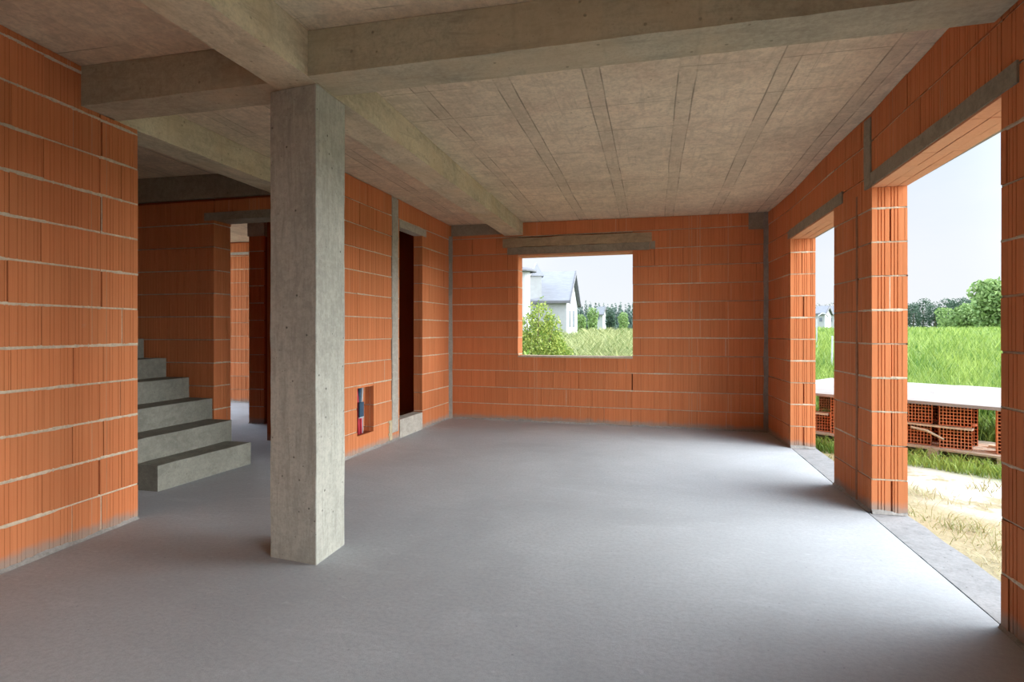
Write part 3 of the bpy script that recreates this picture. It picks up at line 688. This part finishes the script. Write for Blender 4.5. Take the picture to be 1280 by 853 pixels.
def make_pallet(L, label, W=1.0):
    t = thing('wooden_pallet', (0,0,0), label, 'pallet', 'pallets under the brick stack')
    for j in range(7):
        mb = MB(); y0 = j*W/7 + .006; mb.box(0, L, y0, y0 + W/7 - .02, .112, .134, tone=random.random()); mb.build('deck_board', wood2, t)
    for k in range(3):
        for q in range(3):
            mb = MB(); x0 = k*(L-.1)/2; y0 = q*(W-.12)/2; mb.box(x0, x0+.1, y0+.003, y0+.12, .022, .090); mb.build('foot_block', wood2, t)
    for q in range(3):
        mb = MB(); y0 = q*(W-.12)/2; mb.box(0, L, y0, y0+.12, 0, .022); mb.build('bottom_board', wood2, t)
    for k in range(3):
        mb = MB(); x0 = k*(L-.1)/2; mb.box(x0, x0+.1, 0, W, .090, .112); mb.build('stringer', wood2, t)
    return t
BWID, BH, BD = .30, .238, .248
def brick_mesh():
    mb = MB(); nx, nz_ = 9, 6; w_ = .0085
    for i in range(nx+1): x = i*(BWID-w_)/nx; mb.box(x, x+w_, 0, BD, 0, BH, tone=random.random())
    for i in range(nz_+1):
        z = i*(BH-w_)/nz_
        for k in range(nx): x = k*(BWID-w_)/nx + w_; mb.box(x, x + (BWID-w_)/nx - w_, .0005, BD-.0005, z, z+w_, tone=random.random())
    mb.box(w_, BWID-w_, BD*.86, BD*.88, w_, BH-w_, tone=.1)
    return mb
proto_brick = brick_mesh().build('hollow_brick', brick_m)
used = [False]
def brick(u, dpt, z, label, group='hollow bricks stacked on the pallet', rot=0):
    if used[0]: o = proto_brick.copy(); COL.objects.link(o)
    else: o = proto_brick; used[0] = True
    place(o, u, dpt + (.04 if rot == 0 else 0), z); o.rotation_euler.z += rot if rot else .20; tag(o, label, 'brick', group); return o
uR = front(1214); uM = front(1174); uL1 = front(1166)
pal = make_pallet(1.35, 'weathered wooden pallet under the hollow bricks, front edge facing the house'); place(pal, uR-1.02, -.06, GZ-.002)
zb1 = GZ + .134; zb2 = zb1 + BH + .022
names = {('l','r'): 'hollow clay brick in the lower row, at the right end of the stack', ('l','m'): 'hollow clay brick in the lower row, left of the leaning stick',
         ('u','r'): 'hollow clay brick in the upper row, at the right end under the boards', ('u','m'): 'hollow clay brick in the upper row, left of the dark gap'}
brick(uR-BWID, 0, zb1, names['l','r']); brick(uR-2*BWID-.09, .01, zb1, names['l','m'])
brick(uR-BWID-.006, .012, zb2, names['u','r']); brick(uR-2*BWID-.075, 0, zb2, names['u','m'])
hid = 'hollow clay brick behind the front ones of the stack, hole side hidden'
for zz in (zb1, zb2):
    brick(uR-BWID-.01, BD+.10, zz, hid, 'hollow bricks behind the front row'); brick(uR-2*BWID-.09, BD+.10, zz, hid, 'hollow bricks behind the front row')
def board(name, u0, u1, d0, d1, z0, z1, mat, label, cat, group=None, rz=0):
    mb = MB(); n_ = 10; prev = None
    for i in range(n_+1):
        u = (u1-u0)*i/n_; s_ = .006*nz(u, 1.5, z0*3); r = .004*nz(u, 6, d0)
        ring = [mb.vert(p) for p in ((u, r, s_), (u, d1-d0+r, s_), (u, d1-d0+r, z1-z0+s_), (u, r, z1-z0+s_))]
        if prev:
            for k in range(4): mb.face((prev[(k+1)%4], ring[(k+1)%4], ring[k], prev[k]))
        else: mb.face(ring[::-1])
        prev = ring
    mb.face(prev); o = mb.build(name, mat); place(o, u0, d0, z0); o.rotation_euler.z += rz
    return tag(o, label, cat, group)
board('wooden_plank', uR-.95, uR+.012, -.015, .09, zb1+BH, zb1+BH+.02, wood, 'thin wooden plank lying between the two rows of hollow bricks', 'plank')
ztop_b = zb2 + BH
# long bleached sheets laid over the bricks
uA = front(1000)-.4
board('shuttering_board', uA, front(1136), -.10, 1.15, ztop_b+.002, ztop_b+.035, ply, 'bleached shuttering board left half of the cover, seen past the middle brick pier', 'board', 'boards covering the brick stack')
board('shuttering_board', front(1136)+.012, front(1262), -.12, 1.15, ztop_b+.004, ztop_b+.040, ply, 'bleached shuttering board over the hollow bricks, its front edge nearest the house', 'board', 'boards covering the brick stack')
board('shuttering_board', uA-.2, front(1128), 1.17, 2.75, ztop_b-.004, ztop_b+.030, ply, 'bleached shuttering board of the rear row on the left', 'board', 'boards covering the brick stack')
board('shuttering_board', front(1128)+.015, front(1128)+.02+1.55, 1.17, 2.72, ztop_b-.002, ztop_b+.034, ply, 'bleached shuttering board of the rear row on the right, in front of the field', 'board', 'boards covering the brick stack')
# supports: bricks standing on end at the right and in the narrow opening at the left, rear blocks
uS = front(1245)
pal2 = make_pallet(1.2, 'weathered wooden pallet running on to the right behind the near brick pier'); place(pal2, uR+.36, -.02, GZ-.002)
for k, zz in enumerate((zb1, zb1+BH+.004)):
    brick(uS, .02, zz+.0, ('lower' if k == 0 else 'upper') + ' brick of the support right at the near brick pier, under the boards', 'hollow bricks supporting the right end')
mb = MB(); mb.obox((0,0,0), (BWID,0,0), (0,BD,0), (0,0,.020)); o = mb.build('wooden_plank', wood); place(o, uS, .02, zb1+2*BH+.006); tag(o, 'short wooden packing piece on top of the right brick support', 'plank')
uP = front(1036)
pal3 = make_pallet(1.2, 'weathered wooden pallet seen through the narrow far opening'); place(pal3, uP-.85, -.02, GZ-.002)
for k, zz in enumerate((zb1, zb1+BH+.004)):
    brick(uP, .02, zz, ('lower' if k == 0 else 'upper') + ' brick of the support at the left, seen in the narrow far opening', 'hollow bricks supporting the left end', 0)
mb = MB(); mb.obox((0,0,0), (BWID,0,0), (0,BD,0), (0,0,.014)); o = mb.build('wooden_plank', wood); place(o, uP, .02, zb1+2*BH+.006); tag(o, 'short wooden packing piece on top of the left brick support', 'plank')
for k in range(2):                                         # low pile of broken pieces and slats, left
    brick(uP-.33-.01*k, .06+.05*k, zb1 + k*0, 'hollow brick lying on the pallet in the narrow opening', 'loose brick on the left pallet') if k == 0 else None
board('wooden_plank', uP-.8, uP-.02, .0, .05, zb1+BH+.004, zb1+BH+.03, wood, 'wooden slat lying across the low bricks in the narrow far opening', 'plank')
for (u, d) in ((uA+.1, 2.3), (front(1100), 2.3), (uR+.3, 2.3)):
    brick(u, d, GZ+.02, 'lower brick under the rear boards', 'rear bricks under the boards'); brick(u, d, GZ+.02+BH+.004, 'upper brick under the rear boards', 'rear bricks under the boards')
    brick(u, d-.9, GZ+.02, 'lower brick under the rear boards', 'rear bricks under the boards'); brick(u, d-.9, GZ+.02+BH+.004, 'upper brick under the rear boards', 'rear bricks under the boards')
mb = MB(); a_ = F0 + Ev*(uR-.56) + Dv*(-.05); b_ = F0 + Ev*(uR-.24) + Dv*(-.045)
mb.tube([(a_.x, a_.y, zb1+.215), (a_.x*.5+b_.x*.5, a_.y*.5+b_.y*.5, zb1+.19), (b_.x, b_.y, zb1+.11)], [.014, .017, .012], 6)
tag(mb.build('wooden_stick', wood, origin='base'), 'short pale wooden stick leaning across the gap between the lower bricks', 'stick')
board('wooden_plank', front(1225), front(1250)+.5, .45, .55, zb1+.004, zb1+.03, wood, 'loose plank lying on the right pallet beyond the bricks', 'plank')

# ------------------------------------------------------------------ niche pipes
red = flat_mat('red_sleeve', srgb(190,60,72), .5, .1); blue = flat_mat('blue_sleeve', srgb(52,78,98), .5, .12); grey = flat_mat('grey_pipe', srgb(168,176,182), .45, .08)
def npipe(name, u, d, pts, r, mat, label, parts=()):
    mb = MB(); q = []
    for (du, dd, z) in pts:
        p = off(Mu(nu0+u+du), d+dd); q.append((p[0], p[1], z))
    mb.tube(q, r, 10); o = tag(mb.build(name, mat, origin='base', smooth=True), label, 'pipe', 'pipes in the wall niche')
    for (z0, z1, rr, pm) in parts:
        mb = MB(); p = off(Mu(nu0+u+pts[0][0]), d+pts[0][1]); mb.tube([(p[0],p[1],z0),(p[0],p[1],z1)], rr, 10); mb.build('sleeve_collar', pm, o, origin=(p[0],p[1],z0))
npipe('heating_pipe', .10, .042, [(0,0,.205),(0,0,.32),(.005,.01,.44),(-.01,.01,.62),(-.01,.02,.715)], .014, red, 'red sleeved heating pipe on the left inside the wall niche')
npipe('heating_pipe', .15, .042, [(0,0,.205),(0,0,.33),(-.005,.0,.42),(.0,0,.52)], .014, red, 'shorter red heating pipe on the right inside the wall niche')
npipe('water_pipe', .145, .066, [(0,0,.205),(0,0,.4),(.01,.0,.55),(.02,0,.715)], .017, blue, 'dark blue sleeved pipe in the middle of the wall niche')
npipe('conduit_pipe', .19, .05, [(0,0,.205),(0,0,.45),(-.01,0,.56),(.005,0,.715)], .013, grey, 'light grey conduit pipe on the right of the pipes in the niche')
p = [off(Mu(nu0+.075), .012), off(Mu(nu0+.165), .012), off(Mu(nu0+.165), .026), off(Mu(nu0+.075), .026)]
mb = MB(); mb.hexa([(k[0],k[1],.40) for k in p] + [(k[0],k[1],.56) for k in p]); mb.hexa([(k[0],k[1],.385) for k in p] + [(k[0],k[1],.398) for k in p], 1)
tag(mb.build('pipe_bracket', [blue, grey], origin='base'), 'dark blue manifold bracket clamped across the pipes in the niche', 'bracket')

# ------------------------------------------------------------------ houses
wall_w = flat_mat('white_render', srgb(158,160,162), .9, .05, 3); roof_g = flat_mat('grey_tiles', srgb(126,128,134), .8, .1, 2, (1,1,6)); dark = flat_mat('dark_eaves', srgb(104,104,108), .8, .1); glass = flat_mat('window_pane', srgb(86,96,108), .2, .1, 3, None, .5)
def cam2w(px, D): xc = (px-640)/707*D; return Vector((xc*cs - D*sn, xc*sn + D*cs, 0))
def zpx(py, D): return 1.345 + (414-py)/707*D
def house(label, corner, rdir, L, W, z0, ze, zr, windows=(), over=.3, extra=None):
    """gabled house: corner = front right wall corner, rdir = unit along ridge (to the left), gable runs back"""
    o = thing('house', (corner.x, corner.y, z0), label, 'house'); r = Vector((rdir[0], rdir[1], 0)).normalized(); g = Vector((r.y, -r.x, 0))
    if g.y < 0: g = -g
    P3 = lambda a, b, z: tuple(Vector((0,0,z-z0)) + r*a + g*b)
    mb = MB(); v = [mb.vert(P3(a, b, z)) for a in (0, L) for (b, z) in ((0,z0),(W,z0),(W,ze),(W/2,zr-.15),(0,ze))]
    for f in ((0,1,2,3,4),(9,8,7,6,5),(0,4,9,5),(1,6,7,2)): mb.face([v[i] for i in f])
    mb.build('wall', wall_w, o)
    for sgn in (0, 1):
        mb = MB(); b0, b1 = (-over, W/2) if sgn == 0 else (W+over, W/2); k = (zr-ze)/(W/2); zl = ze - over*k
        mb.hexa([P3(-over,b0,zl), P3(L+over,b0,zl), P3(L+over,b1,zr), P3(-over,b1,zr), P3(-over,b0,zl+.22), P3(L+over,b0,zl+.22), P3(L+over,b1,zr+.22), P3(-over,b1,zr+.22)])
        rf = mb.build('roof', roof_g, o)
        mb = MB(); mb.hexa([P3(-over-.06,b0,zl-.12), P3(-over,b0,zl-.12), P3(-over,b1,zr-.12), P3(-over-.06,b1,zr-.12), P3(-over-.06,b0,zl+.25), P3(-over,b0,zl+.25), P3(-over,b1,zr+.25), P3(-over-.06,b1,zr+.25)]); mb.build('verge_board', dark, rf)
        mb = MB(); mb.hexa([P3(-over,b0-.1,zl-.02), P3(L+over,b0-.1,zl-.02), P3(L+over,b0,zl-.02), P3(-over,b0,zl-.02), P3(-over,b0-.1,zl+.14), P3(L+over,b0-.1,zl+.14), P3(L+over,b0,zl+.14), P3(-over,b0,zl+.14)]); mb.build('gutter', dark, rf)
    for (side, s_, z, w_, h_) in windows:
        mb = MB(); m2 = MB()
        if side == 'g':
            mb.hexa([P3(-.03,s_,z), P3(.05,s_,z), P3(.05,s_+w_,z), P3(-.03,s_+w_,z), P3(-.03,s_,z+h_), P3(.05,s_,z+h_), P3(.05,s_+w_,z+h_), P3(-.03,s_+w_,z+h_)])
            m2.hexa([P3(-.05,s_+.08,z+.08), P3(.0,s_+.08,z+.08), P3(.0,s_+w_-.08,z+.08), P3(-.05,s_+w_-.08,z+.08), P3(-.05,s_+.08,z+h_-.08), P3(.0,s_+.08,z+h_-.08), P3(.0,s_+w_-.08,z+h_-.08), P3(-.05,s_+w_-.08,z+h_-.08)])
        else:
            mb.hexa([P3(s_,-.03,z), P3(s_+w_,-.03,z), P3(s_+w_,.05,z), P3(s_,.05,z), P3(s_,-.03,z+h_), P3(s_+w_,-.03,z+h_), P3(s_+w_,.05,z+h_), P3(s_,.05,z+h_)])
            m2.hexa([P3(s_+.08,-.05,z+.08), P3(s_+w_-.08,-.05,z+.08), P3(s_+w_-.08,0,z+.08), P3(s_+.08,0,z+.08), P3(s_+.08,-.05,z+h_-.08), P3(s_+w_-.08,-.05,z+h_-.08), P3(s_+w_-.08,0,z+h_-.08), P3(s_+.08,0,z+h_-.08)])
        f = mb.build('window', wall_w, o); m2.build('pane', glass, f)
    return o, P3
DH = 45.0; c0 = cam2w(708, DH); c1 = cam2w(721.5, DH+7.5); gdir = (c1-c0).normalized(); rd = (-gdir.y, gdir.x)
W_ = (c1-c0).length
h1, P3 = house('large white house with grey roof, a tower and a flat bay, behind the bush', c0, rd, 2.6, W_, 0.2, zpx(376, DH), zpx(342, DH+3.7), [('g', 1.6, 1.6, .8, 1.5), ('g', 4.2, 1.6, .9, 1.6), ('f', .9, 1.5, .8, 1.2)])
ho = Vector((h1.location.x, h1.location.y, 0))
mb = MB(); ns = 18; R_ = 1.15; ctr = cam2w(653, DH-.4) - ho; z1 = zpx(336.5, DH) - .2       # round stair bay with a flat curved eave
ring = lambda rr, z: [mb.vert((ctr.x + rr*math.cos(2*math.pi*k/ns), ctr.y + rr*math.sin(2*math.pi*k/ns), z)) for k in range(ns)]
ra, rb = ring(.62, 0), ring(.62, z1-.2)
for k in range(ns): mb.face((ra[k], ra[(k+1)%ns], rb[(k+1)%ns], rb[k]))
bay = mb.build('round_bay', wall_w, h1)
mb = MB(); prof = [(R_-.3, z1-.30), (R_-.02, z1-.30), (R_, z1-.2), (R_-.35, z1-.02), (.05, z1+.12)]; rings = [ring(a_, z_) for a_, z_ in prof]
for r0, r1 in zip(rings, rings[1:]):
    for k in range(ns): mb.face((r0[k], r0[(k+1)%ns], r1[(k+1)%ns], r1[k]))
mb.build('bay_roof', dark, bay)
e_x = Vector((cs, sn, 0)); e_y = Vector((-sn, cs, 0))        # tall wing wall between bay and roof, with a steep pointed roof
def wbox(px0, px1, D, dep, za, zb, name, mat, parent):
    mb = MB(); a_ = cam2w(px0, D) - ho; b_ = cam2w(px1, D) - ho
    mb.hexa([tuple(q)[:2] + (z,) for z in (za, zb) for q in (a_, b_, b_ + e_y*dep, a_ + e_y*dep)]); return mb.build(name, mat, parent)
wing = wbox(650, 677, DH+.55, 3.0, 0, zpx(345, DH+.5)-.2, 'wing_wall', wall_w, h1)
mb = MB(); D_ = DH+.45; zt = zpx(345, D_)-.2; za = zpx(327.5, D_)-.2
q = [mb.vert(tuple(v)[:2] + (zt,)) for v in (cam2w(663.5, D_)-ho, cam2w(680, D_)-ho, cam2w(680, D_)-ho+e_y*1.6, cam2w(663.5, D_)-ho+e_y*1.6)]
ap = [mb.vert(tuple(v)[:2] + (za,)) for v in (cam2w(669.5, D_)-ho+e_y*.7, cam2w(671.5, D_)-ho+e_y*.8)]
mb.face((q[0], q[1], ap[1], ap[0])); mb.face((q[2], q[3], ap[0], ap[1])); mb.face((q[1], q[2], ap[1])); mb.face((q[3], q[0], ap[0])); mb.face((q[3], q[2], q[1], q[0]))
mb.build('tower_roof', roof_g, h1)
DH2 = 110.0; c0 = cam2w(753.5, DH2); h2, _ = house('small distant white house with dark roof, seen between trees in the window', c0, (-.98, .3), 1.2, 1.6, .6, zpx(392, DH2), zpx(384.5, DH2), [('f', .6, zpx(400, DH2), .7, 1.0)], .25)
DH3 = 69.0
for (px, lab) in ((1031, 'white gabled house far behind, left one in the narrow far opening'), (1043, 'white gabled house far behind, right one, half hidden by the middle pier')):
    DH3 += 7; c0 = cam2w(px, DH3); house(lab, c0, (-.8, .55), 1.2, 2.2, .6, zpx(392, DH3), zpx(384, DH3), [('f', .25, zpx(403, DH3), .5, .7)], .2)

# ------------------------------------------------------------------ trees and the bush
bark = flat_mat('bark', srgb(96,84,70), .95, .2)
def crown(name, mat, n_, blobs, size, parent):
    """leaf sprays scattered through several rounded clumps: blobs = (x, y, z, rx, rz)"""
    V = []; T_ = []
    vol = np.array([b[3]**2*b[4] for b in blobs]); vol = vol/vol.sum()
    for b, f in zip(blobs, vol):
        k = max(6, int(n_*f)); d = RNG.normal(size=(k, 3)); d /= np.linalg.norm(d, axis=1)[:,None]; r = RNG.uniform(.35, 1, k)**.45
        c = np.array(b[:3]) + d*r[:,None]*np.array((b[3], b[3], b[4]))
        for p in c:
            a_ = RNG.normal(size=3); a_ /= np.linalg.norm(a_); b_ = np.cross(a_, RNG.normal(size=3)); b_ /= np.linalg.norm(b_)
            s_ = size*RNG.uniform(.5, 1.3); a_ = a_*s_; b_ = b_*s_*.55
            V += [p-a_, p+b_, p+a_, p-b_]; T_ += [RNG.uniform(0, 1)]*4
    k = len(V)//4; me = bpy.data.meshes.new(name); me.from_pydata([tuple(v) for v in V], [], [(4*i, 4*i+1, 4*i+2, 4*i+3) for i in range(k)]); me.materials.append(mat)
    at = me.attributes.new('tone', 'FLOAT', 'POINT'); at.data.foreach_set('value', T_)
    o = bpy.data.objects.new(name, me); COL.objects.link(o); o.parent = parent; return o
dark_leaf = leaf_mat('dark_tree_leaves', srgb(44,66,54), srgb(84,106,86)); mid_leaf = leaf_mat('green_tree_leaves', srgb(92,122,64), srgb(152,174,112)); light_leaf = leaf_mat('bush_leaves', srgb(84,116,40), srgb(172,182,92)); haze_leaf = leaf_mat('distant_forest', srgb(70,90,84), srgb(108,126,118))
def tree(px, D, wpx, ytop, mat, label, group, n_=900, conif=False, ybase=406):
    b = cam2w(px, D); zb_ = float(gzv(np.array([b.x]), np.array([b.y]))[0]) - .1; ht = zpx(ytop, D) - zb_; w_ = wpx/707*D/2
    t = thing('conifer_tree' if conif else 'leafy_tree', (b.x, b.y, zb_), label, 'tree', group)
    mb = MB(); mb.tube([(0,0,0),(.02*w_,0,ht*.35),(0,0,ht*.75)], [.05*w_+.08, .04*w_+.06, .03], 7); mb.build('trunk', bark, t); n_ = int(n_*1.9)
    if conif: bl = [(0, 0, ht*(.18+.16*k), w_*(1-.17*k), ht*.12) for k in range(5)] + [(0,0,ht*.95,w_*.15,ht*.08)]
    else:
        bl = [(0, 0, ht*.52, w_*.85, ht*.46), (0, 0, ht*.25, w_*.8, ht*.25)]
        for k in range(7):
            a_ = 2*math.pi*k/7 + random.random(); bl.append((math.cos(a_)*w_*.55, math.sin(a_)*w_*.55, ht*random.uniform(.35, .8), w_*.5, ht*.2))
    crown('crown', mat, n_, bl, max(.12, .105*w_ if not conif else .24*w_), t); return t
G1 = 'trees of the far wood behind the field'
lab_f = {'c': 'dark pointed conifer of the distant wood on the horizon', 'd': 'dark round tree of the wood edge beyond the field', 'm': 'lighter green tree standing in front of the distant wood'}
x_ = 722; k_ = 0
while x_ < 800:                                            # forest edge in the window
    k_ += 1; tree(x_, 150+(k_%3)*16, random.uniform(9, 14), random.uniform(376, 383), haze_leaf, 'hazy conifer of the forest edge seen through the window hole', 'conifers of the forest edge in the window', 420, True); x_ += random.uniform(4, 7)
tree(741, 70, 15, 384, mid_leaf, 'light green tree left of the tiny white house in the window', None, 900); tree(763, 72, 14, 384, dark_leaf, 'dark round tree right of the tiny white house in the window', None, 900)
tree(779, 75, 14, 389, mid_leaf, 'pale small tree near the right edge of the window hole', None, 700); tree(727, 66, 12, 392, mid_leaf, 'low green tree just right of the large white house', None, 600)
x_ = 1006
while x_ < 1056:
    k_ += 1; tree(x_, 140+(k_%3)*16, random.uniform(11, 16), random.uniform(372, 380), haze_leaf if random.random() < .5 else dark_leaf, 'tree of the wood above the far white houses in the narrow opening', 'trees above the far white houses', 420); x_ += random.uniform(7, 10)
x_ = 1126
while x_ < 1275:
    k_ += 1; tree(x_, 128+(k_%2)*22, random.uniform(20, 28), random.uniform(369, 377), dark_leaf, 'dark round tree of the wood edge seen in the wide right opening', 'dark trees of the wood in the wide opening', 900); x_ += random.uniform(12, 16)
tree(1212, 95, 44, 378, mid_leaf, 'low light green tree in front of the dark wood in the wide opening', None, 1500); tree(1184, 112, 26, 384, mid_leaf, 'small light green tree left of the taller ones in the wide opening', None, 900)
tree(1246, 85, 58, 347, mid_leaf, 'tallest green tree, cut off by the near brick pier on the right', None, 2400)
b_ = cam2w(676, 13.5); bush = thing('leafy_bush', (b_.x, b_.y, -.15), 'tall light green bush right outside the window, in front of the white house', 'bush')
for k in range(7):
    a_ = 2*math.pi*k/7; mb = MB(); mb.tube([(.05*math.cos(a_),.05*math.sin(a_),-.05),(.22*math.cos(a_),.22*math.sin(a_),.8),(.4*math.cos(a_+.3),.4*math.sin(a_+.3),1.6+.2*(k%3))], [.018,.013,.005], 6); mb.build('stem', bark, bush)
crown('foliage', light_leaf, 11000, [(0,0,1.0,.62,.75),(-.35,0,.8,.5,.6),(.35,-.1,.75,.5,.6),(0,.1,1.75,.34,.42),(-.28,0,1.55,.3,.4),(.25,.05,1.5,.26,.45),(.02,0,2.1,.13,.25),(-.25,0,2.0,.10,.22)], .034, bush)
for (px, D_, hh_) in ((655, 11.5, 1.1), (690, 11, .95), (735, 10.5, .8), (770, 10.8, .9)):
    q_ = cam2w(px, D_); pl_ = thing('leafy_weed', (q_.x, q_.y, -.15), {655:'broad leafy weed at the left window edge',690:'broad leafy weed under the bush in the window',735:'broad leafy weed below the middle of the window view',770:'broad leafy weed at the lower right of the window view'}[px], 'weed')
    mb = MB(); mb.tube([(0,0,-.05),(.02,0,hh_*.9)], [.012,.005], 6); mb.build('stem', bark, pl_)
    crown('foliage', light_leaf, 420, [(0,0,hh_*.6,.28,hh_*.4),(.1,0,hh_*.4,.22,hh_*.3),(-.1,.1,hh_*.45,.22,hh_*.3)], .06, pl_)
# field fence: posts with wire, and the bent street pole far left
steel = flat_mat('grey_steel', srgb(170,174,176), .5, .1)
fz = lambda D: zpx(456, D)
a_, b_ = cam2w(1100, 17), cam2w(1300, 17)
fe = thing('wire_fence', (a_.x, a_.y, 0), 'thin pale wire strung across the tall grass of the field', 'fence')
mb = MB(); d_ = b_-a_; mb.tube([(0,0,fz(17)),(d_.x*.5,d_.y*.5,fz(17)-.03),(d_.x,d_.y,fz(17))], .012, 6); mb.build('wire', steel, fe)
for k in (0, 1.0):
    mb = MB(); mb.tube([(d_.x*k,d_.y*k,-.2),(d_.x*k,d_.y*k,fz(17)+.1)], .03, 8); mb.build('post', steel, fe)
q_ = cam2w(1021, 22); lp = thing('bent_pole', (q_.x, q_.y, -.1), 'thin grey bent pole standing in the weeds, seen in the narrow opening', 'pole'); z_ = zpx(392, 22)+.1
mb = MB(); mb.tube([(0,0,0),(0,0,z_-.25),(.06*cs,.06*sn,z_-.08),(.2*cs,.2*sn,z_),(.36*cs,.36*sn,z_-.02),(.45*cs,.45*sn,z_-.14)], .022, 8); mb.build('curved_tube', steel, lp, smooth=True)
q_ = cam2w(1039.5, 16); mb = MB(); mb.tube([(q_.x,q_.y,-.1),(q_.x+.02,q_.y,zpx(420,16))], .022, 8); tag(mb.build('wooden_stake', steel, origin='base'), 'thin pale stake in the weeds beside the middle brick pier', 'stake')
#@@OUT1
# ------------------------------------------------------------------ camera, sky, sun
cam = bpy.data.cameras.new('camera'); co = bpy.data.objects.new('camera', cam); COL.objects.link(co)
cam.sensor_width = 36; cam.lens = 707/1280*36; cam.shift_y = -12.5/1280; cam.clip_start = .05; cam.clip_end = 1000
co.location = (0, 0, 1.345); co.rotation_euler = (math.pi/2, 0, math.atan(176/707)); S.camera = co
w = bpy.data.worlds.new('sky'); S.world = w; w.use_nodes = True; nt = w.node_tree
bg = nt.nodes['Background']; n = N(nt)
gen = nt.nodes.new('ShaderNodeTexCoord').outputs['Generated']
SUNP = 11.0; SKYB = .71
SUN = Vector((.95, -.05, .28)).normalized()
dp = nt.nodes.new('ShaderNodeVectorMath'); dp.operation = 'DOT_PRODUCT'; n.lk(gen, dp.inputs[0]); dp.inputs[1].default_value = SUN
lobe = n.mr(dp.outputs['Value'], .30, 1.0, 0, 1); lobe = n.math('POWER', lobe, 2.0)
z = n.xyz(gen)[2]
colr = n.mix(n.mr(z, -.02, .45), (.90, .93, .97), (.66, .79, .97))
cl = n.noise(n.mapping(gen, (1, 1, 2.5)), 2.2, 5, .6)
colr = n.mix(n.mr(cl, .4, .7, 0, .5), colr, (.93, .95, .98))
hot = n.mix(lobe, colr, (.93, .97, 1.0))
n.lk(hot, bg.inputs['Color'])
dp2 = nt.nodes.new('ShaderNodeVectorMath'); dp2.operation = 'DOT_PRODUCT'; n.lk(gen, dp2.inputs[0]); dp2.inputs[1].default_value = Vector((-.85, .1, .45)).normalized()
lobe2 = n.math('POWER', n.mr(dp2.outputs['Value'], .2, 1.0, 0, 1), 2.0)
n.lk(n.math('ADD', n.math('ADD', n.math('MULTIPLY', lobe, SUNP), n.math('MULTIPLY', lobe2, 5.0)), SKYB), bg.inputs['Strength'])
S.view_settings.view_transform = 'Standard'; S.view_settings.look = 'None'; S.view_settings.gamma = 1; S.view_settings.use_curve_mapping = False
S.view_settings.exposure = 0.54
S.cycles.max_bounces = 12; S.cycles.diffuse_bounces = 8
